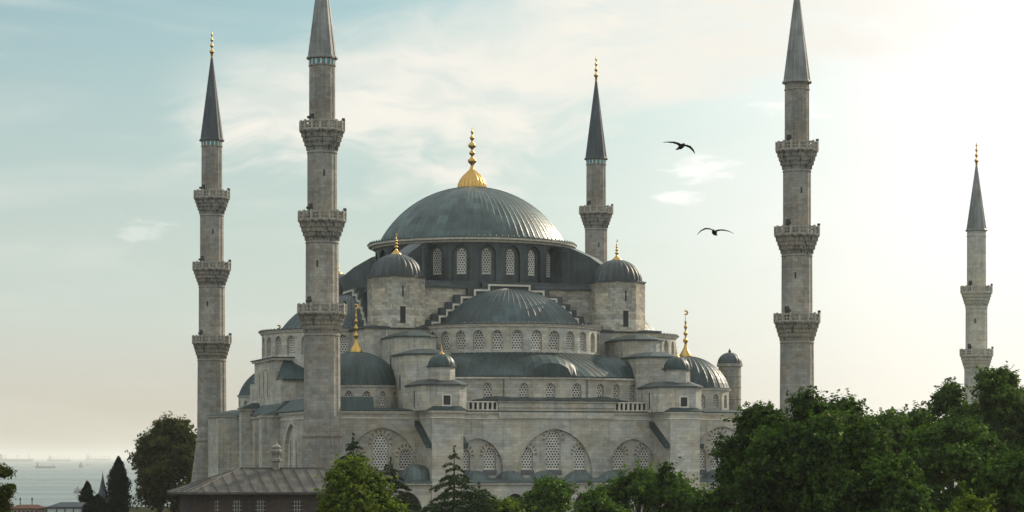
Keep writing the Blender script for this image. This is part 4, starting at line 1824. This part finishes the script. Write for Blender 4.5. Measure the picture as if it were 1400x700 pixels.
def cypress(label, loc, H, rx, seed, n=16000, leaf=.26, group=None):
    rng = np.random.default_rng(seed)
    t = thing('cypress_tree', label, 'cypress', loc, 0, group)
    f = rng.uniform(0, 1, n)
    z = .4 + (H - .4) * f
    env = rx * np.minimum(1, (1 - f) * 2.6) ** .75 * np.minimum(1, .55 + f * 2)
    a = rng.uniform(0, 2 * PI, n)
    lump = 1 + .17 * np.sin(a * 3 + z * 2.6) + .15 * np.sin(a * 5 - z * 4.7) + .14 * rng.normal(size=n)
    r = env * rng.uniform(0, 1, n) ** .35 * lump
    P = np.stack([r * np.cos(a), r * np.sin(a), z + .25 * lump], 1)
    out = np.stack([np.cos(a), np.sin(a), np.zeros(n)], 1)
    D = out * .35 + rng.normal(size=(n, 3)) * .3 + np.array([0, 0, 1.0])
    Nn = out + rng.normal(size=(n, 3)) * .6
    Nn /= np.linalg.norm(Nn, axis=1, keepdims=True)
    Ls = leaf * rng.uniform(.7, 1.7, n)
    cards('crown', P, D, Nn, Ls, Ls * .42, M['cypress'], t)
    mb = MB()
    tube(mb, [(0, 0, -.2), (0, 0, H * .5), (0, 0, H * .9)], [rx * .14, rx * .09, .02], 7)
    mb.build('trunk', M['bark'], t)
    return t


Y = 300
cypress('tall nearly black cypress standing against the sea', at(162, Y), topz(628, Y), width(28, Y) / 2, 51, group=G_L)
cypress('short black cypress left of the tall cypress', at(119, Y - 6), topz(661, Y), width(19, Y) / 2, 52, 9000, group=G_L)
cypress('stubby dark cypress bush between the two cypresses', at(134, Y - 10), topz(678, Y), width(26, Y) / 2, 53, 8000, group=G_L)


def pine_edge():
    """pine whose boughs enter the picture at the left edge"""
    Yp = 120
    rng = np.random.default_rng(61)
    t = thing('pine_tree', 'pine with sunlit boughs at the left edge of the view', 'conifer', at(-22, Yp), 0, G_L)
    mb = MB()
    tube(mb, [(0, 0, -.2), (.1, 0, 5), (0, 0, 8.6)], [.2, .15, .03], 8)
    P = []
    for (px, py, rx_, rz) in ((2, 646, 16, 7), (-14, 640, 18, 9), (-30, 650, 20, 12), (6, 672, 13, 8), (-8, 682, 20, 10), (4, 692, 10, 9), (-25, 675, 26, 14), (-4, 704, 18, 10), (12, 666, 5, 3)):
        c = np.array([(px + 22) * Yp / 3200, rng.uniform(-.5, .5), topz(py, Yp)])
        k = 2200
        d = unit(rng, k) * (rng.uniform(0, 1, k) ** .55 * (1 + .5 * (rng.uniform(size=k) < .25)))[:, None]
        P.append(c + d * np.array([rx_, rx_, rz]) * Yp / 3200)
        tube(mb, [(0, 0, c[2] - .5), tuple((c + np.array([0, 0, c[2] - .3])) * np.array([.5, .5, .5])), tuple(c)], [.08, .05, .02], 5)
    P = np.concatenate(P)
    k = len(P)
    D = unit(rng, k) + np.array([0, 0, .7])
    Ls = .15 * rng.uniform(.6, 1.5, k)
    cards('crown', P, D, unit(rng, k), Ls, Ls * .4, M['leaf_olive'], t)
    mb.build('trunk', M['bark'], t)


pine_edge()

# ------------------------------------------------------------------ house with a seamed roof, lower left
def roof_house():
    # front runs along e; the left gable end turns away from us
    Yh = 236
    p = lambda px, Yq: Vector(at(px, Yq)[:2])
    fl = p(262, Yh)             # front left corner of the eave
    e = Vector((math.cos(R(4)), math.sin(R(4))))
    nb = Vector((-e.y, e.x))
    W, Dp = 16.5, 12.0
    t = thing('roof_house', 'low brown house with a pale seamed hip roof, lower left', 'house', (fl.x, fl.y, 0), R(4))
    ze, zr = topz(673, Yh), topz(640.5, Yh + 6)
    x0, x1 = -0.0, W
    wm = MB()
    i = .9
    wl = Wall((x0 + i + 1.0, i), (x1 - i, i))
    hs, ws = [], []
    for px in (294, 324, 356, 406):
        u = ((px - 700) / 3200 * (Yh + .8) - fl.x) / e.x - (x0 + i + 1.0)
        q = arch(u, ze - 3.0, 1.05, 2.35, rise=.62)
        hs.append(q)
        ws.append(u)
    wl.panel(wm, [(0, 0), (wl.L, 0), (wl.L, ze - .05), (0, ze - .05)], hs)
    for q in hs:
        wl.reveal(wm, q, 0, .3)
    wm.box(x0 + i + 1.0, x1 - i, i + .5, Dp - i, 0, ze - .06)
    wm.box(x0 + i + 1.0, x0 + i + 1.35, i + .001, i + .5, 0, ze - .06)
    wm.box(x1 - i - .35, x1 - i, i + .001, i + .5, 0, ze - .06)
    wm.prism([(1.85, .95), (1.85, Dp - 1), (-.2, Dp - 1), (-1.6, 5.4)], 0, ze - .06)
    w = wm.build('wall', stone('brown_brick_wall', (.055, .040, .035), .3, .12, .25), t)
    m_gl = plain('dark_window_glass', (.02, .022, .025), .15)
    m_bar = plain('pale_window_bar', (.30, .27, .25), .6)
    for u in ws:
        gb = MB()
        fr = Wall((0, 0), (1, 0))
        fr.panel(gb, arch(0, 0, 1.05, 2.35, rise=.62), (), .2, 1)
        for k in (-.26, 0, .26):
            gb.box(k - .03, k + .03, .12, .16, 0, 2.2)
        for k in (.4, .8, 1.2, 1.6, 2.0):
            gb.box(-.52, .52, .118, .158, k - .03, k + .03)
        o = gb.build('window', [m_bar, m_gl], w, wl.P(u, ze - 3.0, 0), wl.rot)
    rb = MB()
    rx0, rx1, ry = 4.6, W - 3.2, Dp * .5
    A, B_, C_, D_ = (x0, 0, ze), (x1, 0, ze), (x1, Dp, ze), (x0 - 2.9, Dp * .5, ze)
    E, F = (rx0, ry, zr), (rx1, ry, zr)
    D2 = (x0 - .9, Dp, ze)
    rb.add([A, B_, F, E], [(0, 1, 2, 3)])
    rb.add([D_, A, E], [(0, 1, 2)])
    rb.add([D2, D_, E], [(0, 1, 2)])
    rb.add([B_, C_, F], [(0, 1, 2)])
    rb.add([C_, D2, E, F], [(0, 1, 2, 3)])
    low = [(x, y, ze - .22) for x, y, z in (A, B_, C_, D2, D_)]
    rb.loft(low, [A, B_, C_, D2, D_])
    rb.add(low, [(4, 3, 2, 1, 0)])

    def seam(a, b_):
        a, b_ = Vector(a), Vector(b_)
        n_ = Vector((0, 0, 1))
        d = (b_ - a).normalized()
        s_ = d.cross(n_).normalized() * .07
        up = Vector((0, 0, .11))
        v = [a - s_, a + s_, a + up, b_ - s_, b_ + s_, b_ + up]
        rb.add([tuple(q) for q in v], [(0, 1, 4, 3), (1, 2, 5, 4), (2, 0, 3, 5), (0, 2, 1)])
    def on_front(x, f):
        # a point f of the way up the front slope
        return (x, ry * f, ze + (zr - ze) * f)
    k = 0
    x = 1.3
    while x < W - .6:
        # seams lean to the left going up, as laid along the hip
        fmax = 1.0
        xt = x - 1.5
        if xt < rx0:
            # stops on the hip line A->E
            fmax = min(1.0, x / (rx0 + 1.5))
        if xt > rx1:
            fmax = min(1.0, (W - x) / (W - rx1 - 1.5 + 1e-6))
        fmax = max(.05, min(1, fmax))
        seam(on_front(x, .01), on_front(x - 1.5 * fmax, fmax))
        x += 1.28
    seam(A, E)
    seam(E, F)
    seam(B_, F)
    seam(D_, E)
    for f in (.2, .45, .7):
        a, b_ = Vector(A).lerp(Vector(D_), f), Vector(E)
        seam(a, a.lerp(b_, .55))
    rf = rb.build('roof', lead('weathered_roof_lead', (.066, .060, .050), .62, .05, 1.3, .9, .35), t)
    # ornate stone chimney on the ridge
    cx = (((377 - 700) / 3200 * (Yh + 6)) - fl.x - nb.x * ry) / e.x
    zb = zr - .25
    s_ = (Yh + 6) / 3200
    cb = MB()
    c = (cx, ry)
    prof = [(.40, 0), (.40, .95), (.62, 1.0), (.62, 1.25), (.40, 1.3), (.40, 1.55), (.34, 1.6), (.34, 1.75), (.58, 1.9), (.62, 2.1), (.42, 2.25), (.42, 2.3), (.52, 2.45), (.40, 2.62), (.16, 2.75), (.10, 2.95), (.03, 3.1)]
    cb.lathe([(r_, zb + z) for r_, z in prof], 8, c, smooth=False)
    for q in range(8):
        a = 2 * PI * q / 8
        cb.lathe([(.07, zb + 1.55), (.1, zb + 1.9), (.06, zb + 2.3)], 5, (c[0] + .42 * math.sin(a), c[1] - .42 * math.cos(a)))
    cb.build('chimney', M['stone_min'], rf)


roof_house()


# ------------------------------------------------------------------ small buildings by the shore
def pavilion():
    Yq = 262
    s_ = Yq / 3200
    t = thing('glass_pavilion', 'flat-roofed glass pavilion with dark frame at the bottom left', 'pavilion', at(88, Yq), 0)
    zt = topz(689.5, Yq)
    rb = MB()
    a, b_ = -24 * s_, 24 * s_
    rb.add([(a, 0, zt - .28), (b_, 0, zt - .28), (b_ - .2, 3.5, zt + .18), (a + .9, 3.5, zt + .18)], [(0, 1, 2, 3)])
    rb.box(a - .05, b_ + .05, -.08, .1, zt - .5, zt - .282)
    rb.box(a + .85, b_ - .15, 3.4, 3.55, zt - .1, zt + .17)
    rb.build('roof', plain('dark_metal_roof', (.055, .062, .065), .7, 0), t)
    for k in (0, .28, .52, .76, 1):
        fb = MB()
        x = a + (b_ - a) * k
        fb.box(x - .06, x + .06, -.06, .06, 0, zt - .502)
        fb.build('post', M['niche'], t)
    gb = MB()
    gb.box(a + .07, b_ - .07, -.015, .015, .1, zt - .52)
    m, k, b = mat('clear_pane')
    b.inputs['Base Color'].default_value = (.6, .68, .68, 1)
    b.inputs['Roughness'].default_value = .12
    b.inputs['Alpha'].default_value = .45
    gb.build('glass', m, t)


pavilion()


def tiled_house():
    Yq = 285
    s_ = Yq / 3200
    t = thing('tiled_house', 'little house with a terracotta roof at the bottom left edge', 'house', at(34, Yq), 0)
    zt = topz(690.5, Yq)
    a, b_ = -21 * s_, 20 * s_
    wb = MB()
    wb.box(a + .2, b_ - .2, .2, 3.8, 0, zt - .5)
    w = wb.build('wall', plain('pale_plaster', (.30, .24, .19), .9, 0, .2), t)
    for i in range(6):
        gb = MB()
        x = a + .5 + i * .52
        gb.box(x, x + .26, .16, .3, zt - 1.5, zt - .7)
        gb.build('window', M['niche'], w)
    rb = MB()
    q = [(a, 0), (b_, 0), (b_, 4), (a, 4)]
    rb.prism(q, zt - .498, zt - .38)
    rb.hood(q, zt - .378, zt, .55)
    rb.build('roof', stone('terracotta_tile', (.20, .095, .060), .25, .3, .3), t)
    for x in (-.9, .55):
        cb = MB()
        cb.lathe([(.05, zt - .2), (.05, zt + .6), (.11, zt + .62), (.11, zt + .72), (.02, zt + .9)], 6, (x, 1.6))
        cb.build('chimney_pipe', M['niche'], t)


tiled_house()


def spire_turret():
    Yq = 310
    s_ = Yq / 3200
    t = thing('pointed_turret', 'slender turret with a grey cone roof beside the tall cypress', 'turret', at(140.5, Yq), 0)
    zb, zt = topz(681, Yq), topz(649, Yq)
    mb = MB()
    mb.lathe([(.62, 0), (.62, zb - .1), (.74, zb)], 8, smooth=False)
    mb.build('wall', stone('brown_turret_stone', (.17, .115, .09), .4, .2), t)
    rb = MB()
    rb.lathe([(.80, zb), (.80, zb + .06), (.42, zb + (zt - zb) * .4), (.05, zt)], 8, smooth=False)
    ro = rb.build('roof', M['lead_spire'], t)
    fb = MB()
    fb.lathe([(.03, zt - .05), (.07, zt + .15), (.02, zt + .25), (.015, zt + .6)], 6)
    fb.build('finial', M['niche'], ro)


spire_turret()


# ------------------------------------------------------------------ ships on the sea
M['hull'] = plain('haze_paled_hull', (.24, .26, .27), .5)  # hull colour paled to carry the fading of distant haze
M['ship_white'] = plain('ship_superstructure', (.30, .30, .29), .5)
SEA = -22.0


def ship(px, py, wpx, label, kind='cargo', house=1, masts=4, yaw=0.0, name='cargo_ship'):
    Yq = (EYE - SEA) * 3200 / (py - 625)
    L = wpx * Yq / 3200
    x = (px - 700) / 3200 * Yq
    t = thing(name, label, 'ship', (x, Yq, SEA), yaw, 'ships on the sea')
    h = L * .065 + 1.0
    b_ = L * .075
    mb = MB()
    deck = [(-L / 2, -b_ * .8), (L * .34, -b_), (L / 2, 0), (L * .34, b_), (-L / 2, b_ * .8)]
    wlp = [(x_ * .94, y_ * .75) for x_, y_ in deck]
    mb.loft([(x_, y_, -1.0) for x_, y_ in wlp], [(x_, y_, h * (1.0 if abs(x_) < L * .4 else 1.25)) for x_, y_ in deck])
    mb.add([(x_, y_, h * (1.0 if abs(x_) < L * .4 else 1.25)) for x_, y_ in deck], [(0, 1, 2, 3, 4)])
    mb.build('hull', M['hull'], t)
    hb = MB()
    s0 = -L * .42 if house > 0 else L * .2
    hb.box(s0, s0 + L * .10, -b_ * .6, b_ * .6, h * .9, h * 2.3)
    hb.box(s0 + L * .01, s0 + L * .085, -b_ * .5, b_ * .5, h * 2.301, h * 3.0)
    hb.box(s0 + L * .0, s0 + L * .03, -b_ * .2, b_ * .2, h * 3.001, h * 3.7)
    hb.build('bridge_house', M['ship_white'], t)
    for i in range(masts):
        m_ = MB()
        xx = -L * .24 + L * .62 * i / max(1, masts - 1)
        m_.box(xx - L * .006, xx + L * .006, -L * .006, L * .006, h * .9, h * 2.6)
        m_.box(xx - L * .03, xx + L * .03, -L * .005, L * .005, h * 2.2, h * 2.35)
        m_.build('mast', M['hull'], t)
    return t


ship(20, 631.3, 52, 'long dark cargo ship at the horizon by the left edge', masts=3)
ship(81, 630.6, 33, 'cargo ship with a row of deck cranes on the horizon, second from the left', masts=5)
ship(62, 640.0, 28, 'small low coaster nearer than the ships on the horizon', masts=2)
ship(134, 629.8, 36, 'faint cargo ship on the horizon directly left of the tall cypress', masts=5)
ship(121, 636.0, 6, 'tiny low boat beside the pale sailing vessel', masts=1, name='small_boat')


def sail_ship(px, py, hpx, wpx, label, name):
    Yq = (EYE - SEA) * 3200 / (py - 625)
    s_ = Yq / 3200
    t = thing(name, label, 'boat', ((px - 700) * s_, Yq, SEA), 0, 'ships on the sea')
    L, H = wpx * s_, hpx * s_
    mb = MB()
    deck = [(-L / 2, -L * .15), (L * .3, -L * .16), (L / 2, 0), (L * .3, L * .16), (-L / 2, L * .15)]
    mb.loft([(x * .85, y * .7, -.5) for x, y in deck], [(x, y, H * .25) for x, y in deck])
    mb.add([(x, y, H * .25) for x, y in deck], [(0, 1, 2, 3, 4)])
    mb.build('hull', M['hull'], t)
    hb = MB()
    hb.box(-L * .36, L * .26, -L * .1, L * .1, H * .25, H * .55)
    hb.box(-L * .22, L * .12, -L * .08, L * .08, H * .551, H * .8)
    hb.box(-L * .05, L * .02, -L * .03, L * .03, H * .801, H * 1.1)
    hb.build('cabin', M['ship_white'], t)


sail_ship(111, 639.0, 8, 7.5, 'pale stubby ship seen end on, below the horizon ships', 'ferry_boat')
sail_ship(107, 674.0, 10, 13, 'pale grey ferry close to shore left of the short cypress', 'ferry_boat')


# ------------------------------------------------------------------ birds
def bird(px, py, spanpx, label, seed, roll, up_l, up_r, tail=-.2):
    Yq = 84
    s_ = Yq / 3200
    sp = spanpx * s_
    t_loc = ((px - 700) * s_, Yq, topz(py, Yq))
    mb = MB()
    u = sp / 1.15
    # body along local y with beak to -y... seen three-quarter from behind
    rings = [(-.30, .012, .01), (-.25, .035, .01), (-.18, .055, .0), (-.08, .075, -.01), (.04, .075, -.015), (.13, .05, -.02), (.20, .03, -.02), (.30, .035, -.03), (.36, .02, -.03)]
    n = 10
    rr = []
    for y, r_, z in rings:
        fx = 1.5 if y > .22 else 1
        fz = .35 if y > .22 else 1
        rr.append([(u * r_ * fx * math.cos(2 * PI * k / n), u * y, u * (z + r_ * fz * math.sin(2 * PI * k / n))) for k in range(n)])
    for a, b_ in zip(rr, rr[1:]):
        mb.loft(a, b_)
    mb.add(rr[0], [tuple(reversed(range(n)))])
    mb.add(rr[-1], [tuple(range(n))])
    for sg, up in ((-1, up_l), (1, up_r)):
        secs = []
        for f, ch, sw in ((0.04, .27, 0), (.25, .25, -.04), (.5, .25, -.03), (.75, .19, .05), (.92, .11, .12), (1.0, .03, .17)):
            x = sg * f * .56
            z = .03 + up[0] * math.sin(f * PI * .62) + up[1] * f ** 2
            th = .022 * (1 - f * .55)
            yb = sw - ch * .45
            secs.append([(u * x, u * yb, u * z), (u * x, u * (yb + ch * .3), u * (z + th)), (u * x, u * (yb + ch), u * (z + .003)), (u * x, u * (yb + ch * .35), u * (z - th * .7))])
        for a, b_ in zip(secs, secs[1:]):
            mb.loft(a, b_) if sg > 0 else mb.loft(list(reversed(a)), list(reversed(b_)))
        mb.add(secs[-1], [(0, 1, 2, 3)])
        mb.add(secs[0], [(3, 2, 1, 0)])
    o = mb.build('bird', plain('black_plumage', (.008, .008, .010), .6), None, t_loc)
    md = o.modifiers.new('skin', 'REMESH')
    md.mode = 'VOXEL'
    md.voxel_size = .011
    o.rotation_euler = (R(-6), roll, R(seed))
    return tag(o, label, 'bird')


bird(931, 200.0, 50, 'black bird gliding nearest the white puffs, higher of the two', 18, R(9), (.05, -.03), (.06, -.18))
bird(977, 317.5, 52, 'black bird flapping lower, left of the right-hand minaret', -14, R(2), (.16, -.24), (.07, -.10))

# ------------------------------------------------------------------ haze over the whole place
def haze():
    mb = MB()
    mb.box(-62000, 62000, -500, 54000, -40, 84)
    m = bpy.data.materials.new('sea_haze')
    m.use_nodes = True
    k = NT(m.node_tree)
    k.n.clear()
    out = k.new('ShaderNodeOutputMaterial')
    v = k.new('ShaderNodeVolumePrincipled')
    v.inputs['Color'].default_value = (.93, .95, .93, 1)
    v.inputs['Density'].default_value = HAZE
    v.inputs['Anisotropy'].default_value = .2
    k.l.new(v.outputs[0], out.inputs['Volume'])
    struct(mb.build('haze', m), 'stuff')


HAZE = 6e-5
haze()
